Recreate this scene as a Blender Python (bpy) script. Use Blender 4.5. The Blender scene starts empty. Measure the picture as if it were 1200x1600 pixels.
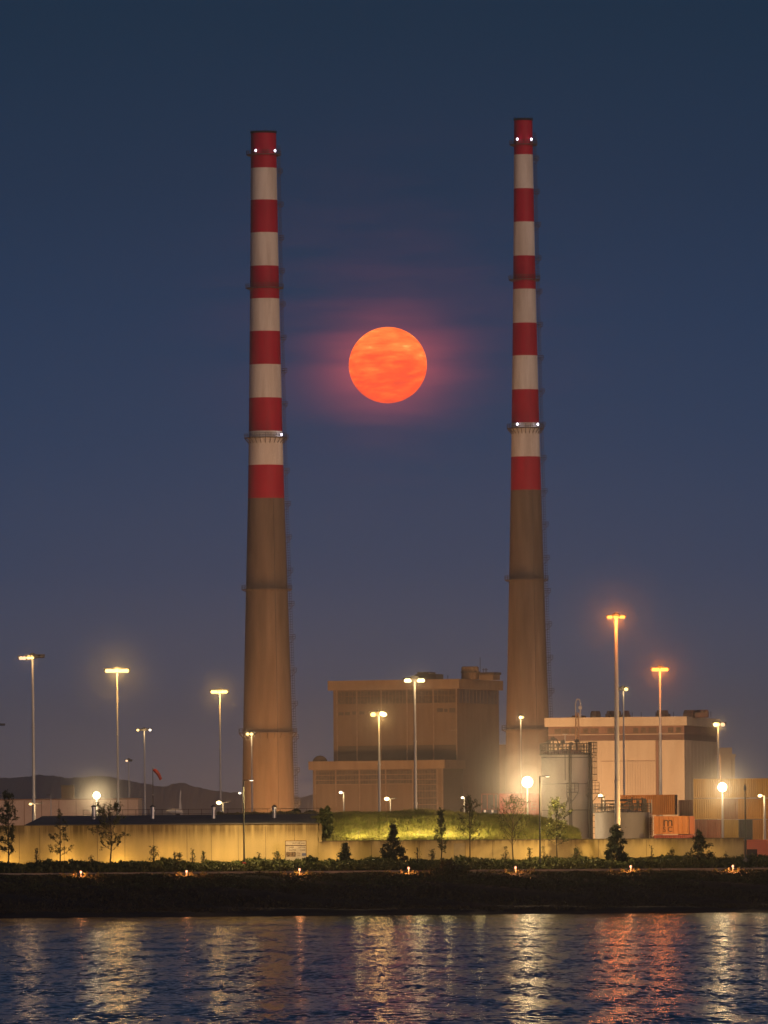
import bpy, math, random
import numpy as np
from mathutils import Vector, Matrix
random.seed(7); rng = np.random.default_rng(7)
S = bpy.context.scene
R = math.radians
# ---------------------------------------------------------------- camera
F = 13500.0; HX, HY = 600.0, 1341.0; CZ = 6.5; ROLL = R(0.42)
cam_d = bpy.data.cameras.new('camera'); cam = bpy.data.objects.new('camera', cam_d)
S.collection.objects.link(cam); S.camera = cam
cam_d.sensor_fit = 'HORIZONTAL'; cam_d.sensor_width = 36; cam_d.lens = 36*F/1200
cam_d.shift_x = 0; cam_d.shift_y = (HY-800)/1200
cam_d.clip_start = 1; cam_d.clip_end = 90000
cam.matrix_world = Matrix.Translation((0, 0, CZ)) @ Matrix.Rotation(ROLL, 4, 'Y') @ Matrix.Rotation(R(90), 4, 'X')
def P(px, py, D):
    u, v = px-HX, HY-py
    return Vector((D*(u*math.cos(ROLL)+v*math.sin(ROLL))/F, D, CZ+D*(-u*math.sin(ROLL)+v*math.cos(ROLL))/F))
MOON_D = 40000.0
moon_p = P(606, 570.5, MOON_D)
# ---------------------------------------------------------------- world
W = bpy.data.worlds.new("World"); S.world = W; W.use_nodes = True
nt = W.node_tree; nt.nodes.clear()
def N(t, kind, **kw):
    n = t.nodes.new(kind)
    for k, v in kw.items(): setattr(n, k, v)
    return n
def math_n(t, op, a, b=None, c=None, clamp=False):
    n = N(t, 'ShaderNodeMath', operation=op, use_clamp=clamp)
    for i, q in enumerate((a, b, c)):
        if q is None: continue
        if isinstance(q, (int, float)): n.inputs[i].default_value = q
        else: t.links.new(q, n.inputs[i])
    return n.outputs[0]
def ramp(t, fac, stops, interp='LINEAR'):
    n = N(t, 'ShaderNodeValToRGB'); cr = n.color_ramp; cr.interpolation = interp
    while len(cr.elements) < len(stops): cr.elements.new(0.5)
    for e, (p, c) in zip(cr.elements, stops): e.position = p; e.color = (*c, 1)
    if fac is not None: t.links.new(fac, n.inputs[0])
    return n.outputs[0]
def lin(r, g, b):
    f = lambda c: (c/255)/12.92 if c/255 <= .04045 else (((c/255)+.055)/1.055)**2.4
    return (f(r), f(g), f(b))
def mixc(t, fac, a, b, mode='MIX'):
    n = N(t, 'ShaderNodeMix', data_type='RGBA', blend_type=mode)
    if isinstance(fac, (int, float)): n.inputs[0].default_value = fac
    else: t.links.new(fac, n.inputs[0])
    for i, q in ((6, a), (7, b)):
        if isinstance(q, tuple): n.inputs[i].default_value = (*q[:3], 1)
        else: t.links.new(q, n.inputs[i])
    return n.outputs[2]
def vmath(t, op, a, b):
    n = N(t, 'ShaderNodeVectorMath', operation=op)
    for i, q in enumerate((a, b)):
        if isinstance(q, (tuple, Vector)): n.inputs[i].default_value = tuple(q)
        elif q is not None: t.links.new(q, n.inputs[i])
    return n
geo = N(nt, 'ShaderNodeTexCoord'); dirv = geo.outputs['Generated']
sep = N(nt, 'ShaderNodeSeparateXYZ'); nt.links.new(dirv, sep.inputs[0])
elev = math_n(nt, 'MULTIPLY', sep.outputs[2], 1/0.35, clamp=True)
K = 1/0.35/ (F)                       # pixels above the horizon -> ramp position
sk = [(-10, (126, 110, 106)), (60, (124, 111, 112)), (180, (109, 104, 115)), (300, (85, 91, 114)), (450, (60, 76, 107)),
      (650, (43, 66, 99)), (850, (34, 59, 91)), (1050, (28, 52, 80)), (1300, (20, 47, 71)), (1500, (16, 44, 68)), (4000, (20, 38, 62))]
base = ramp(nt, elev, [(max(0, p*K), lin(*c)) for p, c in sk], 'LINEAR')
sky = N(nt, 'ShaderNodeTexSky', sky_type='NISHITA', sun_disc=False)
SUN_EL, SUN_AZ = 4.0, 200.0           # the last glow stands behind the camera
sky.sun_elevation = R(-4); sky.sun_rotation = R(SUN_AZ); sky.air_density = 1.2; sky.dust_density = 2
# reddish light of the moon spread by thin cloud, as an angle from the moon's own direction
md = (moon_p-Vector((0, 0, CZ))).normalized()
dv = vmath(nt, 'SUBTRACT', dirv, md).outputs[0]
s2 = N(nt, 'ShaderNodeSeparateXYZ'); nt.links.new(dv, s2.inputs[0])
ax = math_n(nt, 'MULTIPLY', s2.outputs[0], F/100); az = math_n(nt, 'MULTIPLY', s2.outputs[2], F/100)   # units of 100 px
nx = N(nt, 'ShaderNodeCombineXYZ'); nt.links.new(math_n(nt, 'MULTIPLY', ax, .30), nx.inputs[0]); nt.links.new(math_n(nt, 'MULTIPLY', az, 2.4), nx.inputs[2])
cl = N(nt, 'ShaderNodeTexNoise'); cl.inputs['Scale'].default_value = 1.0; cl.inputs['Detail'].default_value = 3; cl.inputs['Roughness'].default_value = .5
nt.links.new(nx.outputs[0], cl.inputs['Vector'])
cloud = math_n(nt, 'MULTIPLY_ADD', cl.outputs[0], 4.0, -1.45, clamp=True)
r2 = math_n(nt, 'ADD', math_n(nt, 'MULTIPLY', math_n(nt, 'MULTIPLY', ax, ax), .62), math_n(nt, 'MULTIPLY', math_n(nt, 'MULTIPLY', az, az), 1.15))
inner = math_n(nt, 'MULTIPLY', math_n(nt, 'POWER', 2.718, math_n(nt, 'MULTIPLY', r2, -2.1)), .62)
az3 = math_n(nt, 'SUBTRACT', az, .5)
r3 = math_n(nt, 'ADD', math_n(nt, 'MULTIPLY', math_n(nt, 'MULTIPLY', ax, ax), .30), math_n(nt, 'MULTIPLY', math_n(nt, 'MULTIPLY', az3, az3), .42))
outer = math_n(nt, 'MULTIPLY', math_n(nt, 'MULTIPLY', math_n(nt, 'POWER', 2.718, math_n(nt, 'MULTIPLY', r3, -.75)), cloud), .042)
inner = math_n(nt, 'MULTIPLY', inner, math_n(nt, 'MULTIPLY_ADD', cloud, .32, .66))
glow = math_n(nt, 'ADD', inner, outer)
front = math_n(nt, 'GREATER_THAN', sep.outputs[1], 0.5)
glow = math_n(nt, 'MULTIPLY', glow, front)
gc = N(nt, 'ShaderNodeMix', data_type='RGBA'); gc.inputs[6].default_value = (0, 0, 0, 1); gc.inputs[7].default_value = (1, .12, .075, 1)
nt.links.new(glow, gc.inputs[0])
SKY_GAIN = 1.0
b1 = N(nt, 'ShaderNodeBackground'); b1.inputs[1].default_value = SKY_GAIN; nt.links.new(base, b1.inputs[0])
b2 = N(nt, 'ShaderNodeBackground'); b2.inputs[1].default_value = 0.05; nt.links.new(sky.outputs[0], b2.inputs[0])
b3 = N(nt, 'ShaderNodeBackground'); b3.inputs[1].default_value = 1.0; nt.links.new(gc.outputs[2], b3.inputs[0])
a1 = N(nt, 'ShaderNodeAddShader'); a2 = N(nt, 'ShaderNodeAddShader')
nt.links.new(b1.outputs[0], a1.inputs[0]); nt.links.new(b2.outputs[0], a1.inputs[1])
nt.links.new(a1.outputs[0], a2.inputs[0]); nt.links.new(b3.outputs[0], a2.inputs[1])
wo = N(nt, 'ShaderNodeOutputWorld'); nt.links.new(a2.outputs[0], wo.inputs[0])
# ---------------------------------------------------------------- sun (after-glow) and exposure
sd = bpy.data.lights.new('dusk_sun', 'SUN'); sd.energy = 0.82; sd.angle = R(12); sd.color = (1.0, .66, .50)
so = bpy.data.objects.new('dusk_sun', sd); S.collection.objects.link(so)
az_ = R(28); sdir = Vector((-math.sin(az_)*math.cos(R(SUN_EL)), math.cos(az_)*math.cos(R(SUN_EL)), -math.sin(R(SUN_EL))))
so.rotation_euler = sdir.to_track_quat('-Z', 'Y').to_euler()
S.view_settings.view_transform = 'Standard'; S.view_settings.look = 'None'
S.view_settings.exposure = 0; S.view_settings.gamma = 1
S.render.engine = 'CYCLES'
cy = S.cycles
cy.max_bounces = 4; cy.diffuse_bounces = 2; cy.glossy_bounces = 2; cy.volume_bounces = 0; cy.transparent_max_bounces = 8
cy.caustics_reflective = False; cy.caustics_refractive = False
cy.sample_clamp_indirect = 2; cy.sample_clamp_direct = 12; cy.use_denoising = True; cy.use_adaptive_sampling = False
try: cy.denoising_prefilter = 'ACCURATE'
except Exception: pass
# ---------------------------------------------------------------- materials
MATS = {}
def mat(name, c1, c2=None, rough=.7, scale=(1, 1, 1), metal=0.0, detail=4, lo=.35, hi=.65, bump=0.0, bump_scale=None, extra=None, spec=.3):
    if name in MATS: return MATS[name]
    m = bpy.data.materials.new(name); m.use_nodes = True; t = m.node_tree
    b = t.nodes['Principled BSDF']; b.inputs['Roughness'].default_value = rough; b.inputs['Metallic'].default_value = metal
    b.inputs['Specular IOR Level'].default_value = spec
    tc = N(t, 'ShaderNodeTexCoord'); mp = N(t, 'ShaderNodeMapping'); mp.inputs['Scale'].default_value = scale
    t.links.new(tc.outputs['Object'], mp.inputs[0])
    n = N(t, 'ShaderNodeTexNoise'); n.inputs['Scale'].default_value = 1; n.inputs['Detail'].default_value = detail; n.inputs['Roughness'].default_value = .6
    t.links.new(mp.outputs[0], n.inputs['Vector'])
    c2 = c2 or tuple(c*.72 for c in c1)
    col = ramp(t, n.outputs[0], [(lo, c2), (hi, c1)])
    if extra: col = extra(t, tc, col)
    t.links.new(col, b.inputs['Base Color'])
    if bump:
        bp = N(t, 'ShaderNodeBump'); bp.inputs['Strength'].default_value = bump; bp.inputs['Distance'].default_value = .05
        if bump_scale:
            n2 = N(t, 'ShaderNodeTexNoise'); n2.inputs['Scale'].default_value = bump_scale; n2.inputs['Detail'].default_value = 3
            t.links.new(tc.outputs['Object'], n2.inputs['Vector']); t.links.new(n2.outputs[0], bp.inputs['Height'])
        else: t.links.new(n.outputs[0], bp.inputs['Height'])
        t.links.new(bp.outputs[0], b.inputs['Normal'])
    MATS[name] = m; return m
def emit(name, col, strength):
    if name in MATS: return MATS[name]
    m = bpy.data.materials.new(name); m.use_nodes = True; t = m.node_tree; t.nodes.clear()
    e = N(t, 'ShaderNodeEmission'); e.inputs[0].default_value = (*col, 1); e.inputs[1].default_value = strength
    o = N(t, 'ShaderNodeOutputMaterial'); t.links.new(e.outputs[0], o.inputs[0])
    m.cycles.emission_sampling = 'NONE'
    MATS[name] = m; return m
def streaks(depth=.45, sx=1.2, top=None, band=1.5, amount=.7):
    # dark run-off streaks; with top set, they hang from that height down
    def f(t, tc, col):
        mp = N(t, 'ShaderNodeMapping'); mp.inputs['Scale'].default_value = (sx, sx, .06); t.links.new(tc.outputs['Object'], mp.inputs[0])
        n = N(t, 'ShaderNodeTexNoise'); n.inputs['Scale'].default_value = 1; n.inputs['Detail'].default_value = 5; n.inputs['Roughness'].default_value = .65
        t.links.new(mp.outputs[0], n.inputs['Vector'])
        fac = math_n(t, 'MULTIPLY_ADD', n.outputs[0], 3.2, -1.25, clamp=True)
        if top is not None:
            s = N(t, 'ShaderNodeSeparateXYZ'); t.links.new(tc.outputs['Object'], s.inputs[0])
            g = math_n(t, 'MULTIPLY_ADD', s.outputs[2], 1/band, -(top-band)/band, clamp=True)
            g = math_n(t, 'POWER', g, 1.6)
            fac = math_n(t, 'MULTIPLY', math_n(t, 'MULTIPLY_ADD', n.outputs[0], 4.5, -1.5, clamp=True), g)
        fac = math_n(t, 'MULTIPLY', fac, amount)
        return mixc(t, fac, col, mixc(t, 1.0, col, (depth, depth*.9, depth*.8), 'MULTIPLY'))
    return f
# ---------------------------------------------------------------- mesh builder
def link(o, parent=None):
    S.collection.objects.link(o)
    if parent is not None: o.parent = parent
    return o
class MB:
    def __init__(s): s.v = []; s.f = []; s.m = []
    def add(s, vs, fs, mi=0):
        k = len(s.v); s.v.extend([tuple(v) for v in vs]); s.f.extend([tuple(i+k for i in f) for f in fs]); s.m.extend([mi]*len(fs)); return s
    def box(s, x0, y0, z0, x1, y1, z1, mi=0):
        vs = [(x, y, z) for z in (z0, z1) for y in (y0, y1) for x in (x0, x1)]
        return s.add(vs, [(0, 2, 3, 1), (4, 5, 7, 6), (0, 1, 5, 4), (2, 6, 7, 3), (0, 4, 6, 2), (1, 3, 7, 5)], mi)
    def bar(s, a, b, r, r2=None, n=6, mi=0, caps=True):
        a = Vector(a); b = Vector(b); d = (b-a)
        if d.length < 1e-6: return s
        d.normalize(); q = d.to_track_quat('Z', 'Y'); r2 = r if r2 is None else r2
        vs = []
        for c, rr in ((a, r), (b, r2)):
            for i in range(n):
                an = 2*math.pi*i/n; vs.append(c + q @ Vector((rr*math.cos(an), rr*math.sin(an), 0)))
        fs = [(i, (i+1) % n, n+(i+1) % n, n+i) for i in range(n)]
        if caps: fs += [tuple(range(n-1, -1, -1)), tuple(range(n, 2*n))]
        return s.add(vs, fs, mi)
    def path(s, pts, r, n=6, mi=0):
        for a, b in zip(pts, pts[1:]): s.bar(a, b, r, n=n, mi=mi)
        return s
    def lathe(s, prof, n=48, c=(0, 0, 0), mis=None, cap=True):
        k = len(s.v)
        for r, z in prof:
            for i in range(n):
                an = 2*math.pi*i/n; s.v.append((c[0]+r*math.cos(an), c[1]+r*math.sin(an), c[2]+z))
        for j in range(len(prof)-1):
            for i in range(n):
                s.f.append((k+j*n+i, k+j*n+(i+1) % n, k+(j+1)*n+(i+1) % n, k+(j+1)*n+i)); s.m.append(mis[j] if mis else 0)
        if cap:
            s.f.append(tuple(k+n-1-i for i in range(n))); s.m.append(mis[0] if mis else 0)
            s.f.append(tuple(k+(len(prof)-1)*n+i for i in range(n))); s.m.append(mis[-1] if mis else 0)
        return s
    def ring(s, c, rad, r, n=32, a0=0, a1=2*math.pi, m=5, mi=0):
        pts = [(c[0]+rad*math.cos(a0+(a1-a0)*i/n), c[1]+rad*math.sin(a0+(a1-a0)*i/n), c[2]) for i in range(n+1)]
        return s.path(pts, r, n=m, mi=mi)
    def ball(s, c, r, n=10, mi=0, sz=1.0):
        prof = [(max(1e-3, r*math.sin(math.pi*j/n)), -r*sz*math.cos(math.pi*j/n)) for j in range(n+1)]
        return s.lathe(prof, n=n*2, c=c, mis=[mi]*n)
    def build(s, name, mats, parent=None, loc=None, smooth=False, rotz=None):
        me = bpy.data.meshes.new(name); me.from_pydata(s.v, [], s.f)
        if not isinstance(mats, (list, tuple)): mats = [mats]
        for m in mats: me.materials.append(m)
        me.polygons.foreach_set('material_index', s.m)
        if smooth: me.polygons.foreach_set('use_smooth', [True]*len(s.f))
        me.update(); o = bpy.data.objects.new(name, me); link(o, parent)
        if smooth:
            try: me.set_sharp_from_angle(angle=R(40))
            except Exception: pass
        if loc is not None: o.location = loc
        if rotz is not None: o.rotation_euler.z = rotz
        return o
def tag(o, label, cat, group=None):
    o['label'] = label; o['category'] = cat
    if group: o['group'] = group
    return o
def thing(name, loc, label, cat, group=None, rotz=0):
    o = bpy.data.objects.new(name, None); link(o); o.location = loc; o.rotation_euler.z = rotz; o.empty_display_size = .5
    return tag(o, label, cat, group)
def struct(o, kind='structure'): o['kind'] = kind; return o
def npmesh(name, verts, faces, mats, parent=None, loc=None, mi=None):
    me = bpy.data.meshes.new(name)
    nv, nf, k = len(verts), len(faces), faces.shape[1]
    me.vertices.add(nv); me.vertices.foreach_set('co', np.asarray(verts, dtype=np.float32).ravel())
    me.loops.add(nf*k); me.loops.foreach_set('vertex_index', faces.astype(np.int32).ravel())
    me.polygons.add(nf); me.polygons.foreach_set('loop_start', np.arange(0, nf*k, k, dtype=np.int32))
    for m in (mats if isinstance(mats, (list, tuple)) else [mats]): me.materials.append(m)
    if mi is not None: me.polygons.foreach_set('material_index', np.asarray(mi, dtype=np.int32))
    me.update(calc_edges=True); o = bpy.data.objects.new(name, me); link(o, parent)
    if loc is not None: o.location = loc
    return o
def leaves(pts, size, aspect=1.8, up=0.0, droop=0.0):
    """one small four-cornered leaf at every point, random facing"""
    n = len(pts); pts = np.asarray(pts)
    a = rng.normal(size=(n, 3)); a[:, 2] = a[:, 2]*(1-up)+up*2; a /= np.linalg.norm(a, axis=1)[:, None]
    b = rng.normal(size=(n, 3)); b -= (b*a).sum(1)[:, None]*a; b /= np.linalg.norm(b, axis=1)[:, None]
    sz = size*(.6+.8*rng.random(n))[:, None]
    L = a*sz*aspect*.5; Wd = b*sz*.5
    v = np.stack([pts-L, pts+Wd*1.0, pts+L, pts-Wd*1.0], 1).reshape(-1, 3)
    f = np.arange(4*n).reshape(n, 4)
    return v, f
GZ = 5.6
# ---------------------------------------------------------------- moon
def moon_extra():
    m = bpy.data.materials.new('moon_surface'); m.use_nodes = True; t = m.node_tree; t.nodes.clear()
    tc = N(t, 'ShaderNodeTexCoord'); s = N(t, 'ShaderNodeSeparateXYZ'); t.links.new(tc.outputs['Object'], s.inputs[0])
    n1 = N(t, 'ShaderNodeTexNoise'); n1.inputs['Scale'].default_value = 1; n1.inputs['Detail'].default_value = 6; n1.inputs['Roughness'].default_value = .62
    mp = N(t, 'ShaderNodeMapping'); mp.inputs['Scale'].default_value = (1.3, 1.3, 5.6); mp.inputs['Location'].default_value = (3.1, .4, 1.2)
    t.links.new(tc.outputs['Object'], mp.inputs[0]); t.links.new(mp.outputs[0], n1.inputs['Vector'])
    n2 = N(t, 'ShaderNodeTexNoise'); n2.inputs['Scale'].default_value = 1.6; n2.inputs['Detail'].default_value = 3
    t.links.new(tc.outputs['Object'], n2.inputs['Vector'])
    h = math_n(t, 'ADD', math_n(t, 'MULTIPLY', s.outputs[2], .30), math_n(t, 'MULTIPLY_ADD', n1.outputs[0], 1.5, -.28))
    h = math_n(t, 'ADD', h, math_n(t, 'MULTIPLY_ADD', n2.outputs[0], .5, -.25))
    c = ramp(t, h, [(.02, lin(196, 66, 44)), (.28, lin(224, 76, 40)), (.5, lin(242, 92, 44)), (.76, lin(252, 116, 54)), (1, lin(255, 158, 84))])
    e = N(t, 'ShaderNodeEmission'); t.links.new(c, e.inputs[0]); e.inputs[1].default_value = MOON_GAIN
    o = N(t, 'ShaderNodeOutputMaterial'); t.links.new(e.outputs[0], o.inputs[0]); m.cycles.emission_sampling = 'NONE'
    return m
MOON_GAIN = 2.1
mr = 61.0/F*MOON_D
mo = MB().ball((0, 0, 0), 1.0, n=48).build('moon', moon_extra(), smooth=True, loc=moon_p); mo.scale = (mr, mr, mr*.975)
mo.rotation_euler = (R(0), R(-3), R(0))
tag(mo, 'full orange moon glowing behind thin cloud between the two striped chimneys', 'moon')
# ---------------------------------------------------------------- water
def water_mat():
    m = bpy.data.materials.new('river_water'); m.use_nodes = True; t = m.node_tree; b = t.nodes['Principled BSDF']
    b.inputs['Base Color'].default_value = (.004, .007, .012, 1); b.inputs['Roughness'].default_value = .125; b.inputs['IOR'].default_value = 1.33
    tc = N(t, 'ShaderNodeTexCoord')
    def nz(sx, sy, det, ro=.55, off=0):
        mp = N(t, 'ShaderNodeMapping'); mp.inputs['Scale'].default_value = (sx, sy, 1); mp.inputs['Location'].default_value = (off, off*.7, 0); t.links.new(tc.outputs['Object'], mp.inputs[0])
        n = N(t, 'ShaderNodeTexNoise'); n.inputs['Scale'].default_value = 1; n.inputs['Detail'].default_value = det; n.inputs['Roughness'].default_value = ro
        t.links.new(mp.outputs[0], n.inputs['Vector']); return n
    # facet slopes: small ripples riding on longer waves, calmer in some patches
    def slope(off):
        a = math_n(t, 'SUBTRACT', nz(2.0, .30, 2, .7, off).outputs[0], .5)
        b_ = math_n(t, 'SUBTRACT', nz(.4, .045, 1, .6, off+9).outputs[0], .5)
        return math_n(t, 'ADD', math_n(t, 'MULTIPLY', a, 1.0), math_n(t, 'MULTIPLY', b_, .5))
    patch = ramp(t, nz(.006, .022, 3).outputs[0], [(.38, (.55,)*3), (.62, (1.0,)*3)])
    sx = math_n(t, 'MULTIPLY', math_n(t, 'MULTIPLY', slope(0), SLX), patch)
    sy = math_n(t, 'MULTIPLY', math_n(t, 'MULTIPLY', slope(37), SLY), patch)
    sy = math_n(t, 'SUBTRACT', sy, .02)
    cb = N(t, 'ShaderNodeCombineXYZ'); t.links.new(sx, cb.inputs[0]); t.links.new(sy, cb.inputs[1]); cb.inputs[2].default_value = 1
    nn = vmath(t, 'NORMALIZE', cb.outputs[0], None); t.links.new(nn.outputs[0], b.inputs['Normal'])
    return m
SLX, SLY = .5, .5
w = MB(); w.add([(-3000, -200, 0), (3000, -200, 0), (3000, 1100, 0), (-3000, 1100, 0)], [(0, 1, 2, 3)])
struct(w.build('water', water_mat()))
# ---------------------------------------------------------------- ground: shore, bank, path edge, yard, to the horizon
earth = mat('dark_earth', (.034, .023, .013), (.012, .009, .006), rough=.95, scale=(.35, .8, .8), detail=6, bump=.6, bump_scale=3)
asph = mat('yard_asphalt', (.06, .055, .05), (.04, .038, .035), rough=.9, scale=(.1, .1, .1))
prof = [(975, -1.5), (986, .02), (989, .5), (994, .75), (998, 1.7), (1004, 3.1), (1010, 4.3), (1014, 4.55), (1017.2, 4.6), (1017.6, 5.0), (1024, 5.2), (1032, 5.6), (1120, 5.6), (7500, 5.6), (14000, 5.6)]
xs = np.concatenate([[-9000, -2500, -400, -120], np.linspace(-70, 70, 281), [120, 400, 2500, 9000]])
ys = []
for (a, za), (b, zb) in zip(prof, prof[1:]):
    k = 6 if b < 1018 and b-a > 1 else 1
    for i in range(k): ys.append((a+(b-a)*i/k, za+(zb-za)*i/k))
ys.append(prof[-1])
gv = []; 
for (y, z) in ys:
    for x in xs:
        n_ = 0
        if y < 1016: n_ = .22*math.sin(x*.31+y*.7)*math.sin(x*.113)+.12*random.random()+.5*math.sin(x*.045+1)*(1 if y < 990 else .2)*.3
        gv.append((x, y + (.8*math.sin(x*.09)+.5*math.sin(x*.37) if y < 992 else 0), z + n_*(0.35 if y < 988 else 1)))
nx_, ny_ = len(xs), len(ys)
gf = np.array([(j*nx_+i, j*nx_+i+1, (j+1)*nx_+i+1, (j+1)*nx_+i) for j in range(ny_-1) for i in range(nx_-1)])
gm = [0 if ys[j][0] < 1030 else 1 for j in range(ny_-1) for i in range(nx_-1)]
struct(npmesh('ground', np.array(gv), gf, [earth, asph], mi=gm))
# kerb of the riverside path
kc = mat('kerb_concrete', (.26, .22, .17), rough=.85, scale=(.6, .6, .6))
struct(MB().box(-120, 1017.25, 4.7, 120, 1017.5, 5.06).build('kerb', kc))
# ---------------------------------------------------------------- hills
hm = mat('wooded_hill', (.045, .05, .03), (.02, .025, .016), rough=1, scale=(.02, .02, .02))
HD = 12000.0
hp = [(-150, 1222), (0, 1217), (30, 1216), (60, 1212), (80, 1213), (110, 1217), (160, 1213), (200, 1221), (240, 1228), (258, 1231), (272, 1225), (284, 1224), (300, 1229), (320, 1234), (345, 1238),
      (380, 1240), (420, 1243), (470, 1247), (490, 1243), (503, 1245), (520, 1262), (560, 1275), (700, 1290), (1000, 1292), (1180, 1280), (1350, 1290)]
hx = np.linspace(-150, 1350, 700); hy = np.interp(hx, [p[0] for p in hp], [p[1] for p in hp])
for fr, am in ((.11, 1.3), (.29, 1.0), (.67, .8), (1.3, .5)): hy = hy - am*np.abs(np.sin(hx*fr+fr*40))
hv = []; rows = [(0, 0.0), (120, .55), (260, .85), (420, 1.0), (700, .9), (1200, .5), (1800, 0)]
for dy, k in rows:
    for x, y in zip(hx, hy):
        p = P(x, y, HD+420); hv.append((p.x, HD+dy, GZ-1+(p.z-GZ)*k*(1 if k in (0, 1) else 1+.05*random.uniform(-1, 1))))
n_ = len(hx); hf = np.array([(j*n_+i, j*n_+i+1, (j+1)*n_+i+1, (j+1)*n_+i) for j in range(len(rows)-1) for i in range(n_-1)])
struct(npmesh('hills', np.array(hv), hf, hm))
# ---------------------------------------------------------------- chimneys
white_paint = mat('white_band_paint', (.84, .80, .72), (.70, .65, .58), rough=.7, scale=(.25, .25, .05), detail=5, extra=streaks(.6, .45, amount=.55))
red_paint = mat('red_band_paint', (.50, .003, .028), (.40, .003, .02), rough=.6, scale=(.3, .3, .06), detail=5, extra=streaks(.6, .45, amount=.45))
chim_conc = mat('chimney_concrete', (.215, .165, .12), (.15, .118, .085), rough=.9, scale=(.22, .22, .02), detail=6, extra=streaks(.55, .5, amount=.75))
steel = mat('dark_steel', (.15, .125, .105), rough=.6, scale=(2, 2, 2), metal=.3)
dark = mat('black_opening', (.02, .018, .016), rough=.8)
strobe = emit('white_beacon', (.86, .8, 1.0), 5)
def chimney(prof_px, D, bands, plats, lit, label, beacons, ladders):
    base = P((prof_px[-1][1]+prof_px[-1][2])/2, prof_px[-1][0], D)
    X0 = base.x
    root = thing('striped_chimney', (X0, D, GZ), label, 'chimney', 'twin striped chimneys')
    def rad(py):
        ys_ = [p[0] for p in prof_px]; l = np.interp(py, ys_, [p[1] for p in prof_px]); r = np.interp(py, ys_, [p[2] for p in prof_px])
        return (r-l)/2*D/F
    def zz(py): return P(0.5*(prof_px[0][1]+prof_px[0][2]), py, D).z-GZ
    top = prof_px[0][0]
    cuts = sorted(set([top]+bands+[p[0] for p in prof_px[1:]]))
    pr = []; mis = []
    pr.append((rad(cuts[-1])+.2, 0))
    for i in range(len(cuts)-1, -1, -1):
        pr.append((rad(cuts[i]), zz(cuts[i])))
    # material per segment (bottom up)
    segs = [cuts[-1]] + cuts[::-1]
    for a, b in zip(segs, segs[1:]):
        mid = (a+b)/2
        if mid > bands[-1]: mis.append(2)
        else:
            k = sum(1 for q in bands if q < mid); mis.append(1 if k % 2 == 0 else 0)
    m = MB().lathe(pr, n=72, mis=mis); m.build('shaft', [white_paint, red_paint, chim_conc], root, smooth=True)
    rt = rad(top); zt = zz(top)
    rim = MB(); rim.lathe([(rt+.02, -.5), (rt+.18, -.4), (rt+.18, .1), (rt-.5, .1), (rt-.5, -.3)], n=48, c=(0, 0, zt+.35), cap=False)
    for i in range(8):
        a = i*math.pi/4+.2; rim.bar((rt*math.cos(a), rt*math.sin(a), zt+.3), (rt*math.cos(a), rt*math.sin(a), zt+1.1), .06)
    rim.build('rim', dark, root)
    for py, heavy in plats:
        r_ = rad(py); z_ = zz(py); pm = MB()
        ro = r_+1.25
        pm.lathe([(r_, -.12), (ro, -.12), (ro, .06), (r_, .06)], n=40, c=(0, 0, z_), cap=False)
        for hgt in (.6, 1.15): pm.ring((0, 0, z_+hgt), ro, .045, n=40)
        nb = 24
        for i in range(nb):
            a = 2*math.pi*i/nb; c_, s_ = math.cos(a), math.sin(a)
            pm.bar((ro*c_, ro*s_, z_), (ro*c_, ro*s_, z_+1.15), .045)
            pm.bar((ro*c_, ro*s_, z_-.1), (r_*c_, r_*s_, z_-(1.6 if heavy else .7)), .09 if heavy else .05)
        pm.build('platform', steel, root)
    for i, (px, py) in enumerate(beacons):
        p = P(px, py, D); r_ = rad(py)+1.1; x_ = max(-r_*.98, min(r_*.98, p.x-X0)); y_ = -math.sqrt(max(0, r_*r_-x_*x_))
        h = MB().box(x_-.28, y_-.2, p.z-GZ-1.0, x_+.28, y_+.2, p.z-GZ-.55).build('beacon', steel, root)
        MB().ball((x_, y_-.1, p.z-GZ), .30, n=8, sz=1.3).build('beacon_lens', strobe, h)
    # ladder with safety cages and rest landings on the right side
    lm = MB(); prev = None
    for py in range(int(top)+20, ladders, 4):
        r_ = rad(py); z_ = zz(py); x_ = r_+.45
        if prev:
            for s_ in (-.3, .3): lm.bar((prev[0], s_, prev[1]), (x_, s_, z_), .05, n=4)
            lm.bar((prev[0]+.6, 0, prev[1]), (x_+.6, 0, z_), .035, n=4)
        lm.bar((x_, -.3, z_), (x_, .3, z_), .05, n=4); lm.ring((x_, 0, z_), .62, .05, n=8, a0=-math.pi/2, a1=math.pi/2, m=4)
        lm.bar((r_, 0, z_), (x_, 0, z_), .05, n=4)
        prev = (x_, z_)
    for py in range(int(top)+62, ladders, 52):
        r_ = rad(py); z_ = zz(py); lm.box(r_, -.9, z_-.08, r_+1.7, .9, z_)
        for zz_ in (.55, 1.1):
            lm.path([(r_, -.9, z_+zz_), (r_+1.7, -.9, z_+zz_), (r_+1.7, .9, z_+zz_), (r_, .9, z_+zz_)], .05, n=4)
        for x_ in (r_+.9, r_+1.7): lm.bar((x_, -.9, z_), (x_, -.9, z_+1.1), .05, n=4)
        lm.bar((r_, -.6, z_-1.5), (r_+1.6, -.6, z_), .06, n=4)
    lm.build('ladder', steel, root)
    cb = MB(); prev = None                      # conduit down the front
    for py in list(range(bands[-1], ladders, 40)):
        r_ = rad(py); z_ = zz(py); a = -1.15; p = ((r_+.08)*math.cos(a), (r_+.08)*math.sin(a), z_)
        if prev: cb.bar(prev, p, .1, n=5)
        prev = p
    cb.build('conduit', steel, root)
    return root
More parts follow.
